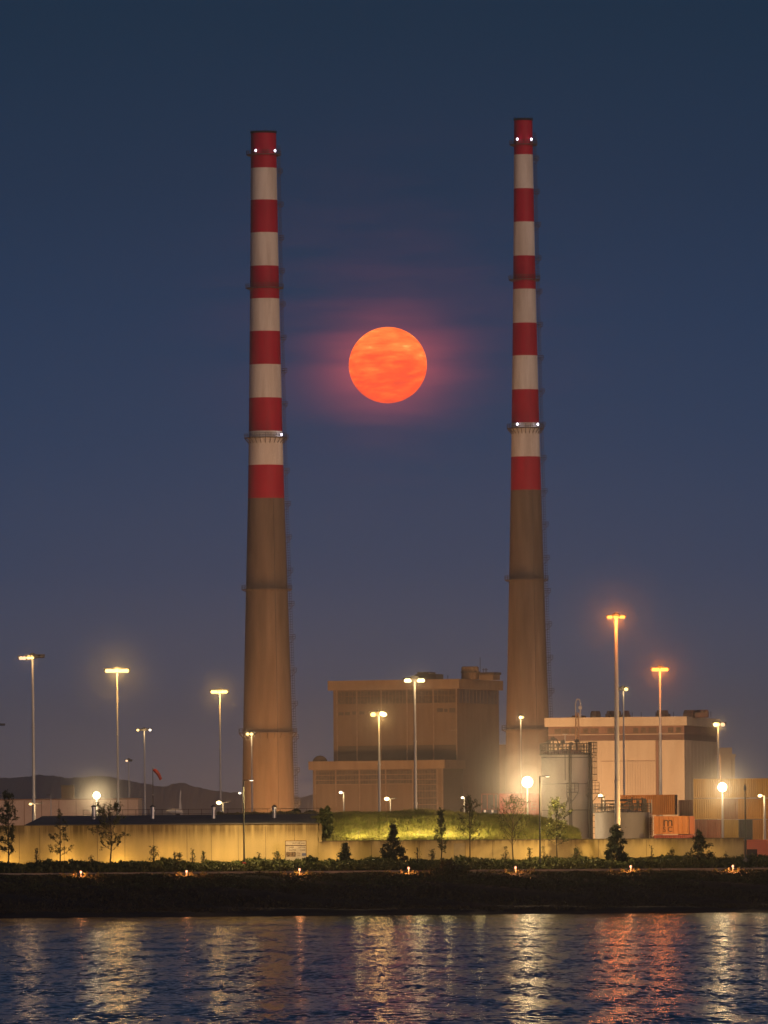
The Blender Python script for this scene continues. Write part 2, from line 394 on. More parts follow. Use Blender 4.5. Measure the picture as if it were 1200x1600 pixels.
c1 = chimney([(208, 391.5, 431), (364, 391, 434), (467, 390.3, 436.3), (570, 389.5, 438.8), (674, 388.3, 441), (779, 387, 444), (921, 384.5, 449.8), (1040, 382, 453.8), (1145, 380, 457.3), (1262, 378.5, 460.5), (1346, 377.5, 462.5)],
        2450, [263, 313, 364, 416, 467, 518, 570, 622, 674, 727, 779], [(242, 0), (450, 0), (684, 1), (921, 0), (1145, 1)], None,
        'thicker left striped chimney, red and white bands above brown concrete', [(400, 237), (430, 237), (440, 680)], 1330)
c2 = chimney([(188, 801.5, 830), (242, 801.3, 831), (347, 800.8, 833), (452, 800.3, 835.8), (556, 799.3, 838.5), (661, 798, 841.3), (766, 796.5, 844.3), (906, 794.5, 849), (1040, 792, 853.8), (1110, 790.5, 856.5), (1346, 787, 865)],
        2410, [242, 295, 347, 400, 452, 505, 556, 609, 661, 714, 766], [(226, 0), (437, 0), (669, 1), (906, 0), (1140, 0)], None,
        'slimmer right striped chimney standing beside the wide pale power hall', [(808, 219), (830, 219), (808, 664), (840, 664)], 1330)
# ---------------------------------------------------------------- lamps
galv = mat('galvanised_pole', (.62, .60, .56), (.5, .48, .45), rough=.5, scale=(1.5, 1.5, .4))
galv_o = galv
housing = mat('lamp_housing', (.14, .13, .12), rough=.5)
YEL, WARM, ORG, WHT, RED = (1, .56, .16), (1, .68, .32), (1, .235, .035), (1, .86, .66), (1, .42, .22)
LENS = {'y': ('yellow_lamp_glass', (1, .66, .20), 4), 'w': ('warm_lamp_glass', (1, .70, .28), 7), 'o': ('orange_lamp_glass', (1, .33, .055), 4), 'c': ('white_lamp_glass', (1, .84, .62), 4),
        'd': ('dim_lamp_glass', (1, .62, .35), 1.6), 'r': ('red_lamp_glass', (1, .34, .22), 3.2)}
def lens(k): n, c, s_ = LENS[k]; return emit(n, c, s_)
LAMP_GAIN, BEAM_GAIN = .09, .24
MIST = []
def light(loc, power, col, radius=.25, parent=None, spot=None, aim=None):
    ld = bpy.data.lights.new('lamp_light', 'SPOT' if spot else 'POINT'); ld.energy = power*(LAMP_GAIN if not spot else BEAM_GAIN); ld.color = col; ld.shadow_soft_size = radius
    o = bpy.data.objects.new('lamp_light', ld); link(o, parent); o.location = loc
    if spot:
        ld.spot_size = R(spot); ld.spot_blend = .8
        o.rotation_euler = Vector(aim).to_track_quat('-Z', 'Y').to_euler()
    return o
def pole_root(px_t, py_t, px_b, D, label, name='high_mast_light', cat='light mast', group='tall light masts of the port', zb=GZ):
    t = P(px_t, py_t, D); root = thing(name, (t.x, D, zb), label, cat, group); return root, t.z-zb
def floodlamp(root, x, z, size, kind, tilt=0.0, y=0.0, lit=True):
    """a flood lamp: housing with a glass facing the water and down"""
    s_ = size; b = MB()
    b.add([(x-s_*.62, y+.45*s_, z+.3*s_), (x+s_*.62, y+.45*s_, z+.3*s_), (x+s_*.5, y+.2*s_, z-.25*s_), (x-s_*.5, y+.2*s_, z-.25*s_),
           (x-s_*.62, y-.25*s_, z+.42*s_), (x+s_*.62, y-.25*s_, z+.42*s_), (x+s_*.55, y-.45*s_, z-.1*s_), (x-s_*.55, y-.45*s_, z-.1*s_)],
          [(0, 1, 2, 3), (7, 6, 5, 4), (0, 4, 5, 1), (1, 5, 6, 2), (2, 6, 7, 3), (3, 7, 4, 0)])
    h = b.build('floodlight', housing, root)
    if lit:
        g = MB(); g.ball((x, y-.30*s_, z-.02*s_), .40*s_, n=8, sz=.8); g.build('glass', lens(kind), h)
    return h
def mast(px, py, D, lamps, power, col, label, w=.4, kind='y', headw=None, lh=.75, halo=0):
    root, H = pole_root(px, py, px, D, label); k = D/F
    pm = MB(); prevr = w/2
    nseg = 3
    for i in range(nseg):
        z0, z1 = H*i/nseg, H*(i+1)/nseg
        r0 = w*(.62-.10*i); r1 = w*(.62-.10*(i+1))+.01
        pm.bar((0, 0, z0), (0, 0, z1), r0, r1, n=12); 
        if i: pm.lathe([(r0+.03, -.15), (r0+.05, -.1), (r0+.05, .1), (r0+.03, .15)], n=12, c=(0, 0, z0), cap=False)
    pm.lathe([(w*1.1, 0), (w*1.1, .06), (w*.6, .12)], n=12)
    pm.build('pole', galv, root, smooth=True)
    hw = max(abs(l[0]) for l in lamps)*k if headw is None else headw*k
    hm_ = MB(); hm_.bar((-hw, 0, H+.05), (hw, 0, H+.05), .09, n=6); hm_.lathe([(.5, -.25), (.6, -.2), (.6, .15), (.3, .4), (.12, .5)], n=12, c=(0, 0, H))
    hm_.ring((0, 0, H), min(1.0, hw*.6+.2), .06, n=12)
    for a in range(4): hm_.bar((0, 0, H), (.9*math.cos(a*1.57+.7), .9*math.sin(a*1.57+.7), H-.02), .05)
    hm_.build('head_frame', housing, root)
    for (dx, dy, kd) in lamps:
        floodlamp(root, dx*k, H-dy*k-.1, lh, kd or kind, lit=kd is not None and kd != '', y=-.3)
    lit = [l for l in lamps if l[2]]
    if halo: MIST.append((root.location.x, D, GZ+H, halo))
    if power:
        mx_ = sum(l[0] for l in lit)/len(lit)*k
        light((mx_, -1.4, H-.5), power, col, .8, root)
    return root
mast(51, 1026, 1150, [(-18, 1, 'd'), (-13, 1, 'd'), (-6, 0, 'y'), (-1, 0, 'y'), (7, -1, ''), (14, -1, '')], 3500, (1, .55, .22), 'leftmost tall light mast, only the left lamps of its head lit', w=.42, halo=2.5)
mast(183, 1047, 1300, [(-15, 0, 'y'), (-10, 0, 'y'), (-5, 0, 'y'), (0, -1, 'y'), (5, 0, 'y'), (10, 0, 'y'), (15, 0, 'y')], 90000, YEL, 'tall mast with a full bright yellow head, second tallest on the left', w=.33, lh=.9, halo=6)
mast(343.5, 1080, 1450, [(-11, 0, 'y'), (-6, 0, 'y'), (-1, 0, 'y'), (4, 0, 'y'), (9, 0, 'y')], 30000, YEL, 'tall mast with a lit yellow head just left of the thicker chimney', w=.32, lh=.9, halo=5)
mast(225.5, 1140, 1900, [(-10, 0, 'y'), (-5, 0, ''), (4, 0, ''), (9, 0, 'c')], 3000, WARM, 'distant mast with small lamps behind the windsock', w=.45)
mast(201, 1188, 2000, [(-3, 0, 'd'), (3, 0, '')], 0, WARM, 'small faint far mast between yellow mast and windsock', w=.35)
mast(393, 1146, 1500, [(-6, 0, 'y'), (0, 0, 'y')], 4000, WARM, 'mast with two lamps in front of the thicker chimney', w=.32, headw=7, halo=3)
m592 = mast(592, 1115, 1072, [(-9, 0, 'y'), (8, 0, 'w'), (5, -1, 'w')], 9000, YEL, 'mast with a large yellow lamp on the right in front of brown hall', w=.34, lh=.85, halo=5)
mast(648, 1062, 1100, [(-13, 0, 'w'), (-9, 0, 'w'), (0, -3, ''), (7, 0, 'w'), (12, 0, 'w')], 4000, WARM, 'tallest mast in front of the brown hall with a dark boxy head', w=.36, halo=3)
mast(813.5, 1120, 1500, [(0, 0, 'w'), (2, 0, 'y')], 6000, WARM, 'slim single lamp mast in front of the slimmer chimney', w=.26, headw=3, halo=2.5)
mast(962.5, 963, 1080, [(-11, 0, 'o'), (-8.5, 0, 'o'), (-1.5, 0, 'o'), (1, 0, 'o'), (8, 0, 'o'), (11, 0, 'o')], 36000, ORG, 'tallest mast of all with an orange head beside the pale power hall', w=.62, lh=.62, halo=6)
mast(974, 1076, 1400, [(4, 0, 'y'), (-4, 0, '')], 2500, WARM, 'mast with one small yellow lamp just behind the tallest orange mast', w=.3, lh=.8, halo=3)
mast(1031, 1045, 1150, [(-10, 0, 'o'), (-6, 0, 'o'), (-2, 0, 'o'), (2, 0, 'o'), (6, 0, 'o'), (10, 0, 'o')], 34000, ORG, 'orange headed mast to the right of the tallest one', w=.4, lh=.7, halo=6)
mast(1122, 1131, 1300, [(-4, 0, 'w'), (-1, 0, 'y'), (7, 0, 'd')], 5000, YEL, 'mast with a yellow lamp at the right end of the pale power hall', w=.36, lh=.9, halo=4.5)
mast(-3, 1132, 1900, [(4, 0, ''), (8, 0, '')], 0, WARM, 'unlit mast head cut off by the left edge of the picture', w=.4)
def street(px, py, D, label, arm=-.5, kind='c', power=1200, col=WARM, w=.2, lit=True, both=False, size=.35, name='street_lamp', group='small lamp posts of the port', super_=0, zb=GZ, ball=0):
    root, H = pole_root(px, py, px, D, label, name, 'lamp post', group, zb)
    pm = MB(); pm.bar((0, 0, 0), (0, 0, H), w*.7, w*.42, n=10); pm.lathe([(w*1.3, 0), (w*1.3, .08), (w*.9, .9), (w*.7, 1.0)], n=10); pm.build('pole', galv, root, smooth=True)
    am = MB(); am.path([(0, 0, H-.15), (arm*.4, 0, H+.02), (arm, -.05, H+.03)], w*.28)
    if both: am.bar((0, 0, H), (-arm*1.3, 0, H+.02), w*.28)
    am.build('arm', galv, root)
    h = MB(); h.box(arm-size*.8, -size*.5, H+.02, arm+size*.8, size*.4, H+.14); hd = h.build('lamp_head', housing, root)
    if both:
        MB().box(-arm*1.3-size*.8, -.2, H+.03, -arm*1.3+size*.8, .2, H+.14).build('lamp_head', housing, root)
    if lit:
        MB().ball((arm, -.08, H-.02), ball or size*.62, n=8, sz=.7).build('glass', lens(kind), hd)
        if power: light((arm, -.9, H-.5), power, col, .2, root)
    return root
def beam(px, py, D, label, power, size=.6, w=.22):
    root, H = pole_root(px, py, px, D, label, 'flood_lamp_post', 'flood lamp', 'bright flood lamps facing the water')
    pm = MB(); pm.bar((0, 0, 0), (0, 0, H-.4), w*.7, w*.45, n=10); pm.lathe([(w*1.3, 0), (w*1.3, .1), (w*.8, .6)], n=10); pm.build('pole', galv, root, smooth=True)
    MB().bar((-size*.9, .1, H-.35), (size*.9, .1, H-.35), .06).bar((0, .1, H-.5), (0, .1, H), .06).build('bracket', housing, root)
    # round reflector bowl with its glass turned to the water
    b = MB(); n = 20
    def ring_(r, y): return [(r*math.cos(2*math.pi*i/n), y, H+r*math.sin(2*math.pi*i/n)) for i in range(n)]
    k0 = ring_(size, -.25)+ring_(size*1.02, 0)+ring_(size*.55, .4)
    b.add(k0, [(i, (i+1) % n, n+(i+1) % n, n+i) for i in range(n)]+[(n+i, n+(i+1) % n, 2*n+(i+1) % n, 2*n+i) for i in range(n)]+[tuple(range(2*n, 3*n))])
    h = b.build('reflector', housing, root)
    g = MB(); g.ball((0, -.27, H), size*.93, n=10); g.v = [(x, -.27+(y+.27)*.35, z) for x, y, z in g.v]; g.build('glass', emit('flood_glass', (1, .82, .46), 14), h)
    MIST.append((root.location.x, D-1, GZ+H, (4+size*8 if size > .7 else 3.2+size*3.6)))
    light((0, -1.2, H), power, (1, .70, .34), size*.7, root, spot=125, aim=(0, -1, -.06))
    light((0, -.9, H-1.0), 2500, (1, .75, .42), .2, root)
    return root
beam(151, 1243, 1120, 'dazzling flood lamp on a short post behind the roof, leftmost of three', 90000, size=.5)
beam(824, 1222, 1062, 'biggest dazzling flood lamp on a post before the tall tank', 160000, size=.72)
beam(1128.5, 1230, 1062, 'dazzling flood lamp in front of the stacked yellow brown containers', 120000, size=.6)
street(54.5, 1256, 1100, 'small lit lamp post close to the leftmost mast', arm=-.55, both=True, kind='y', power=1200)
street(79.5, 1243, 1250, 'unlit thin lamp post against the pale warehouse wall', arm=-.35, lit=False, w=.16)
street(348.5, 1254, 1250, 'lamp post with a round yellow lamp under the mast left of the chimney', arm=-.6, both=True, kind='w', power=1000, ball=.38)
street(380, 1239, 1300, 'lamp post with a white lamp at the left edge of the thicker chimney', arm=-.5, kind='c', power=1500)
street(537, 1238, 1200, 'lit white lamp post, leftmost one before the brown hall', arm=-.4, kind='c', power=1200, size=.42)
street(610, 1248, 1200, 'lamp post with a round yellow lamp before the brown hall', arm=-.5, both=True, kind='w', power=1000, ball=.36)
street(725.5, 1246, 1200, 'lit white lamp post left of the red containers', arm=-.25, kind='c', power=1200)
street(943.5, 1243, 1110, 'lamp post with a yellow lamp beside the tall tank', arm=-.45, kind='w', power=1500, ball=.30)
street(1194.5, 1243, 1052, 'lit lamp post at the right edge in front of the orange hoarding', arm=-.55, kind='w', power=1800, w=.28, ball=.26)
# unlit double-arm lamp before the big flood lamp
r_, H = pole_root(823.5, 1279, 823, 1045, 'short post with two white drooping lamp arms under the biggest flood lamp', 'double_arm_lamp', 'lamp post', None)
MB().bar((0, 0, 0), (0, 0, H), .07, n=8).build('pole', galv, r_)
wh = mat('white_lamp_paint', (.75, .73, .68), rough=.4)
for s_ in (-1, 1):
    MB().add([(0, -.1, H+.10), (0, .1, H+.10), (s_*.42, .12, H-.12), (s_*.42, -.12, H-.12), (0, -.1, H+.01), (0, .1, H+.01), (s_*.42, .12, H-.20), (s_*.42, -.12, H-.20)],
             [(0, 1, 2, 3), (4, 7, 6, 5), (0, 3, 7, 4), (1, 5, 6, 2), (3, 2, 6, 7), (0, 4, 5, 1)]).build('lamp_head', wh, r_)
# riverside street lamps (dark poles in front of the wall)
dkpole = mat('dark_green_pole', (.10, .11, .09), (.07, .08, .065), rough=.5, scale=(2, 2, 1))
def riverside(px, py, label, red=False, plain=False):
    D = 1022; root, H = pole_root(px, py, px, D, label, 'riverside_lamp', 'lamp post', 'dark poles along the riverside path', 5.1)
    pm = MB(); pm.bar((0, 0, 0), (0, 0, 1.3), .15, .15, n=12); pm.bar((0, 0, 1.3), (0, 0, H), .105, .06, n=12); pm.build('pole', dkpole, root, smooth=True)
    if not plain:
        MB().path([(0, 0, H-.1), (.15, 0, H), (.65, 0, H+.02)], .035).build('arm', dkpole, root)
        h = MB().box(.55, -.13, H-.05, 1.25, .13, H+.09).build('lamp_head', mat('pale_lamp_head', (.5, .48, .44), rough=.4), root)
        MB().box(.75, -.09, H-.075, 1.15, .09, H-.052).build('glass', emit('riverside_glass', (1, .8, .5), 10), h)
        light((.95, 0, H-.3), 10000/BEAM_GAIN, (1, .68, .26), .15, root, spot=150, aim=(.1, .25, -1))
    else:
        MB().box(-.16, -.1, H-.7, .16, .1, H-.2).box(-.1, -.12, H-.15, .1, .12, H+.02).bar((0, 0, H-1.6), (.4, -.1, H-1.55), .04).build('fitting', housing, root)
        MB().lathe([(.55, -.3), (.5, .35), (.3, .9), (.16, 1.1)], n=10).build('base', kc, root)
    if red: MB().lathe([(.24, -.4), (.24, 1.0), (.2, 1.05)], n=12).build('base_sleeve', mat('red_sleeve', (.5, .035, .02), rough=.6), root)
    return root
riverside(380.5, 1219, 'dark riverside lamp pole with a red sleeve at its foot', red=True)
riverside(843, 1213, 'dark riverside lamp pole between two round saplings')
riverside(1164, 1226, 'dark pole with small fittings and pale base by the right end of the wall', plain=True)
# ---------------------------------------------------------------- power hall (brown, two blocks)
def facade(px0, D, yaw):
    """local frame of a building: returns root position and functions pixel -> local"""
    k = D/F
    o = P(px0, 1341, D)
    fx = lambda px: (px-px0)*k/(math.cos(yaw))
    fz = lambda py, px=px0: P(px, py, D).z-GZ
    return o, fx, fz, k
brown_wall = mat('brown_cladding', (.26, .165, .085), (.20, .125, .065), rough=.8, scale=(.15, .15, .05), extra=streaks(.7, .8, amount=.5))
brown_dark = mat('dark_brown_cladding', (.12, .085, .05), (.09, .065, .04), rough=.8, scale=(.2, .2, .05))
glass_dk = mat('dim_factory_glass', (.14, .10, .06), (.085, .062, .038), rough=.3, scale=(.9, .9, 1.2), detail=1)
parapet_m = mat('tan_parapet', (.36, .225, .11), (.29, .18, .09), rough=.75, scale=(.3, .3, .1), extra=streaks(.75, .8, amount=.5))
mull = mat('pale_mullion', (.34, .22, .125), rough=.6)
def hall_block(name, px0, px1, px_side, py_top, py_par, D, yaw, root, bays, glz, dark_strip, grid=None, bottom=0.0, side_mat=None):
    o, fx, fz, k = facade(px0, D, yaw)
    W_ = fx(px1); dep = (px_side-px1)*k/math.sin(yaw); ztop = fz(py_par); zt2 = fz(py_top)
    return W_, dep, ztop, zt2, fx, fz, k
YAW = R(22)
# upper block
D1 = 2300
o, fx, fz, k = facade(519, D1, YAW); o.x += 3.5*k
hall = thing('power_hall', (o.x, D1, GZ), 'big brown boxy power hall with a tan parapet and lower front block', 'building', None, -YAW)
W1 = fx(712); dep1 = (779-712)*k/math.sin(YAW); z1 = fz(1079); z2 = fz(1064)
zb = fz(1190)
b = MB().box(0, 0, 0, W1, dep1, z1); b.build('wall', brown_wall, hall)
MB().box(-1.2, -.9, z1, W1+.9, dep1+.9, z2).build('parapet', parapet_m, hall)
bays = [525, 556, 594, 634, 675, 711]
for px in bays: MB().box(fx(px)-.16, -.22, 0, fx(px)+.16, -.003, z1-.01).build('mullion', mull, hall)
for a, c in zip(bays, bays[1:]):
    g = MB(); x0, x1 = fx(a)+.2, fx(c)-.2; za, zc = fz(1101), fz(1080)
    g.box(x0, -.08, za, x1, -.004, zc); w_ = g.build('window', glass_dk, hall)
    fr = MB(); nb = max(4, int((x1-x0)/.9))
    for i in range(nb+1):
        xx = x0+(x1-x0)*i/nb; fr.box(xx-.05, -.14, za, xx+.05, -.082, zc)
    for zz_ in (za+.01, (za+zc)*.5+.3, zc-.15): fr.box(x0, -.20, zz_-.07, x1, -.142, zz_+.07)
    fr.build('frame', brown_wall, w_)
    MB().box(x0, -.12, fz(1189), x1, -.005, fz(1166)).build('dark_panel', brown_dark, hall)
for (a, c, t_, bt) in ((527, 535, 1113, 1118), (537, 545, 1113, 1118), (549, 555, 1112, 1117), (681, 690, 1109, 1115), (692, 697, 1110, 1115), (700, 709, 1109, 1116), (560, 568, 1112, 1117)):
    MB().box(fx(a), -.1, fz(bt), fx(c), -.006, fz(t_)).build('vent', brown_dark, hall)
MB().box(fx(701), -.5, fz(1144), fx(712), -.01, fz(1143)).build('ledge', mull, hall)
# side glazing strip
MB().box(W1+.005, .3, fz(1101), W1+.08, dep1-.3, fz(1080)).build('window', glass_dk, hall)
for q in np.linspace(1, dep1-1, 12): MB().box(W1+.003, q-.1, fz(1101)-.1, W1+.16, q+.1, fz(1080)).build('mullion', brown_wall, hall)
# roof kit
def roofbox(px0_, px1_, py0, py1, m_=brown_dark, y=6, d=5, nm='roof_unit'):
    return MB().box(fx(px0_), y, fz(py1)-.4, fx(px1_), y+d, fz(py0)).build(nm, m_, hall)
roofbox(622, 632, 1059, 1064); roofbox(634, 667, 1055, 1064); roofbox(637, 655, 1051.5, 1055.2); roofbox(733, 755, 1055, 1063, brown_wall); roofbox(733, 757, 1053.5, 1055)
rd = MB()
for q in range(5): rd.lathe([(1.0, 0), (1.1, .3), (1.1, 3.2), (.8, 3.5)], n=12, c=(fx(708+q*3.6), 8, fz(1063)-.2))
rd.build('roof_vent', brown_wall, hall)
MB().box(fx(705), 6, fz(1053.5), fx(727), 10, fz(1051.5)).build('roof_unit', brown_dark, hall)
am = MB(); am.bar((fx(733), 7, fz(1056)), (fx(733), 7, fz(1030)), .08)
for q in (738, 741, 743): am.bar((fx(q), 7, fz(1056)), (fx(q), 7, fz(1047)), .08)
am.bar((fx(736), 7, fz(1049)), (fx(745), 7, fz(1049)), .07); am.bar((fx(687), 5, fz(1064)), (fx(687), 5, fz(1057)), .09); am.build('antenna', steel, hall)
# lower block stands in front: expressed in the hall's own frame
dlo = 14.0
def lx(px): return fx(px)-dlo*math.tan(YAW)*0 + (-dlo*math.sin(YAW))/math.cos(YAW)*-1*0 + 0
# a point (x,-dlo) in the local frame projects at world X = x cos - dlo*sin(yaw)
def lx(px):
    Dp = D1-dlo; Xw = P(px, 1230, Dp).x-o.x
    return (Xw+dlo*math.sin(YAW))/math.cos(YAW)
x0, x1 = lx(489), lx(692); zl1, zl2 = fz(1203.5), fz(1190.5)
MB().box(x0, -dlo, 0, x1, -.006, zl1).build('wall', brown_wall, hall)
MB().box(x0-.9, -dlo-.9, zl1, x1+.8, -.007, zl2).build('parapet', parapet_m, hall)
bl = [493, 525, 562, 603, 645, 683, 691]
for px in bl: MB().box(lx(px)-.16, -dlo-.25, 0, lx(px)+.16, -dlo-.004, zl1-.01).build('mullion', mull, hall)
for a, c in zip(bl[:-2], bl[1:-1]):
    xa, xc = lx(a)+.2, lx(c)-.2; za, zc = (fz(1227), fz(1205)) if a != 645 else (fz(1272), fz(1205))
    w_ = MB().box(xa, -dlo-.08, za, xc, -dlo-.005, zc).build('window', glass_dk, hall)
    fr = MB(); nb = max(4, int((xc-xa)/.75))
    for i in range(nb+1):
        xx = xa+(xc-xa)*i/nb; fr.box(xx-.045, -dlo-.14, za, xx+.045, -dlo-.082, zc)
    fr.build('frame', brown_wall, w_)
    rl = MB()
    for zz_ in ([za+.05, fz(1220), fz(1212)] if a != 645 else [fz(q) for q in (1212, 1220, 1228, 1238, 1249, 1259, 1270)]): rl.box(xa, -dlo-.2, zz_-.09, xc, -dlo-.142, zz_+.09)
    rl.build('rail', mull, w_)
for q in np.linspace(-dlo+.4, -.4, 22): MB().box(x1+.003, q-.12, 0, x1+.15, q+.12, zl1-.02).build('rib', brown_dark, hall)
MB().ball((lx(487)+1.2, -dlo+3, zl2-.2), 2.0, n=8, sz=.9).build('dome', brown_dark, hall)
for a in (505, 620, 690): MB().ball((lx(a), -dlo+2, zl2), .35, n=6).build('roof_light', brown_dark, hall)
# annex between hall and slimmer chimney
an = MB(); p = P(781, 1168, 2420); an.box(-14, 0, 0, 8, 14, p.z-GZ); an.box(-14, -.3, p.z-GZ, 8.3, 14.3, p.z-GZ+.8)
tag(an.build('annex', brown_wall, None, (p.x+3, 2420, GZ)), 'low brown annex in the gap between brown hall and slimmer chimney', 'building')
# ---------------------------------------------------------------- pale power hall on the right
pale = mat('pale_cladding', (.54, .44, .30), (.46, .37, .25), rough=.8, scale=(.12, .12, .04), extra=streaks(.82, .7, amount=.5))
pale2 = mat('pale_ribbed_cladding', (.50, .40, .28), (.44, .35, .24), rough=.8, scale=(.12, .12, .04))
band_m = mat('brown_band_cladding', (.23, .13, .085), (.17, .10, .065), rough=.7, scale=(.25, .25, .05), extra=streaks(.7, .8, amount=.6))
band_d = mat('dark_band_cladding', (.15, .09, .06), (.12, .07, .05), rough=.7, scale=(.25, .25, .05))
PY = R(12); D2 = 2200
o2, fx, fz_, k = facade(852, D2, PY); fz = lambda py: fz_(py, 960); o2.x += 6*k
ph = thing('pale_power_hall', (o2.x, D2, GZ), 'wide pale power hall with a brown window band behind the tanks', 'building', None, -PY)
Wp = fx(1063); dpp = (1125-1063)*k/math.sin(PY)
MB().box(0, 0, 0, Wp, dpp, fz(1157.5)).build('wall', pale, ph)
MB().box(.05, .05, fz(1157.4), Wp-.05, dpp-.05, fz(1148)).build('dark_band', band_d, ph)
MB().box(.02, .02, fz(1147.9), Wp-.02, dpp-.02, fz(1135)).build('band', band_m, ph)
MB().box(-.8, -.8, fz(1134.9), Wp+.8, dpp+.8, fz(1121)).build('parapet', pale, ph)
MB().box(0, -.15, fz(1148.4), Wp+.1, .02, fz(1147.4)).build('ledge', pale2, ph)
for a, c in ((862, 872), (874, 884), (888, 900), (906, 914), (918, 930), (1008, 1020), (984, 992), (996, 1004), (1038, 1046), (1050, 1058), (944, 956)):
    MB().box(fx(a), -.06, fz(1146), fx(c), .015, fz(1138)).build('window', glass_dk, ph)
for q in range(970, 1019, 4):
    MB().box(fx(q)-.09, -.1, 0, fx(q)+.09, -.003, fz(1189)).build('rib', pale2, ph)
MB().box(fx(1021)-.35, -.35, 0, fx(1021)+.35, -.004, fz(1158)).build('downpipe', band_m, ph)
MB().box(fx(934), -.08, fz(1190), fx(1019), -.005, fz(1189)).build('joint', band_m, ph)
for q in (908, 934, 960): MB().box(fx(q)-.06, -.05, 0, fx(q)+.06, -.004, fz(1158)).build('joint', pale2, ph)
for q in np.linspace(3, dpp-3, 9): MB().box(Wp+.003, q-.08, 0, Wp+.06, q+.08, fz(1158)).build('joint', pale2, ph)
def unit(a, c, t_, m_=band_m, y=8, nm='roof_unit'): MB().box(fx(a), y, fz(1122), fx(c), y+5, fz(t_)).build(nm, m_, ph)
unit(880, 896, 1117); unit(872, 880, 1119.5)
for a in (911, 917, 934, 940, 944, 949, 960, 963, 1014, 1018, 1023, 1054, 1057, 1060, 1064, 1070, 1075, 1080, 1083, 1087):
    MB().lathe([(.7, 0), (.8, .2), (.8, random.uniform(.8, 1.3)*1.0), (.55, 1.9)], n=10, c=(fx(a), 9+random.random()*3, fz(1121)-.1)).build('roof_vent', band_m, ph)
unit(932, 938, 1115); unit(957, 966, 1116.5); unit(1016, 1028, 1115.5); unit(1053, 1068, 1115); unit(1071, 1087, 1114.5); unit(945, 948, 1114)
for a in (912, 1012, 1098, 1040, 976, 990): MB().bar((fx(a), 6, fz(1122)), (fx(a), 6, fz(1113)), .07).build('mast', steel, ph)
# tower behind its right end
p = P(1137, 1183, 2350); kk = 2350/F
tw = thing('service_tower', (p.x, 2350, GZ), 'small square tower rising at the right end of the pale hall', 'building')
h_ = p.z-GZ
MB().box(-11*kk, 0, 0, 11*kk, 8, h_).build('wall', pale2, tw); MB().box(-12*kk, -.5, h_, 12.5*kk, 8.5, h_+.8).build('roof', pale, tw)
MB().box(-11*kk-1, 1, h_+.8, 7*kk, 7, h_+2.6).build('roof_unit', pale2, tw)
MB().box(6*kk, -.08, h_*.3, 7*kk, -.004, h_-.6).build('downpipe', band_m, tw)
# ---------------------------------------------------------------- left warehouse and brown silo
D = 1650; k = D/F
p0, p1 = P(-60, 1250, D), P(216, 1249, D)
wm = mat('pinkish_panel_wall', (.46, .35, .28), (.40, .30, .24), rough=.8, scale=(.1, .1, .1), extra=streaks(.85, .5, amount=.4))
wh_ = thing('warehouse', (p0.x, D, GZ), 'long low pinkish warehouse behind the left roof', 'building')
Lw = p1.x-p0.x; hz = p1.z-GZ
MB().box(0, 0, 0, Lw, 25, hz).build('wall', wm, wh_)
MB().box(-.1, -.15, hz-.02, Lw+.1, 25.2, hz+.25).build('parapet', band_m, wh_)
for q in range(0, 270, 27): MB().box(q*k+2, -.06, 0, q*k+2.12, -.003, hz-.1).build('joint', band_m, wh_)
p = P(105.5, 1229, 1800); kk = 1800/F
bs = thing('brown_silo', (p.x, 1800, GZ), 'square brown block rising behind the warehouse', 'silo')
MB().box(-10*kk, 0, 0, 10*kk, 4, p.z-GZ).build('body', brown_wall, bs); MB().box(-10.5*kk, -.2, p.z-GZ, 10.5*kk, 4.2, p.z-GZ+.3).build('cap', brown_dark, bs)
# ---------------------------------------------------------------- front wall and the low roofed building
conc = mat('stained_concrete_wall', (.54, .41, .20), (.45, .345, .17), rough=.9, scale=(.9, .9, .12), detail=8, extra=streaks(.35, 1.5, top=4.4, band=1.6, amount=.9))
conc_r = mat('stained_concrete_wall_low', (.54, .41, .20), (.45, .345, .17), rough=.9, scale=(.9, .9, .12), detail=8, extra=streaks(.35, 1.5, top=2.9, band=1.2, amount=.9))
WD = 1032.0
roof_m = mat('grey_corrugated_roof', (.13, .12, .115), (.08, .075, .07), rough=.7, scale=(.3, .3, .3))
pe = P(496.5, 1285, WD); pw = P(-80, 1291, WD)
lb = thing('low_concrete_building', (pw.x, WD, GZ), 'long low concrete building with a grey roof behind the saplings', 'building')
Lb = pe.x-pw.x; hb = P(250, 1288, WD).z-GZ
slope = 0
MB().box(0, 0, -1.0, Lb, 26, hb).build('wall', conc, lb)
# roof: corrugated sheet rising away from the wall, cut slantwise at its left end
rm = MB(); zf, zbk = hb+.02, P(300, 1273.5, WD+26).z-GZ
xa = P(38, 1288, WD).x-pw.x; xb = P(66, 1275, WD+26).x-pw.x
n = 420; vs = []; fs = []
for i in range(n+1):
    t_ = i/n; c_ = .045 if i % 2 else 0
    xf = xa+(Lb-xa+.1)*t_; xk = xb+(Lb+.1-xb)*t_
    for y_, x_, z_ in ((-.25, xf, zf), (26, xk, zbk)): vs += [(x_, y_, z_+c_), (x_, y_, z_+c_-.1)]
for i in range(n):
    a = i*4; fs += [(a, a+4, a+6, a+2), (a+1, a+3, a+7, a+5), (a, a+1, a+5, a+4), (a+2, a+6, a+7, a+3)]
fs += [(0, 2, 3, 1), (n*4, n*4+1, n*4+3, n*4+2)]
rm.add(vs, fs); rm.build('roof', roof_m, lb)
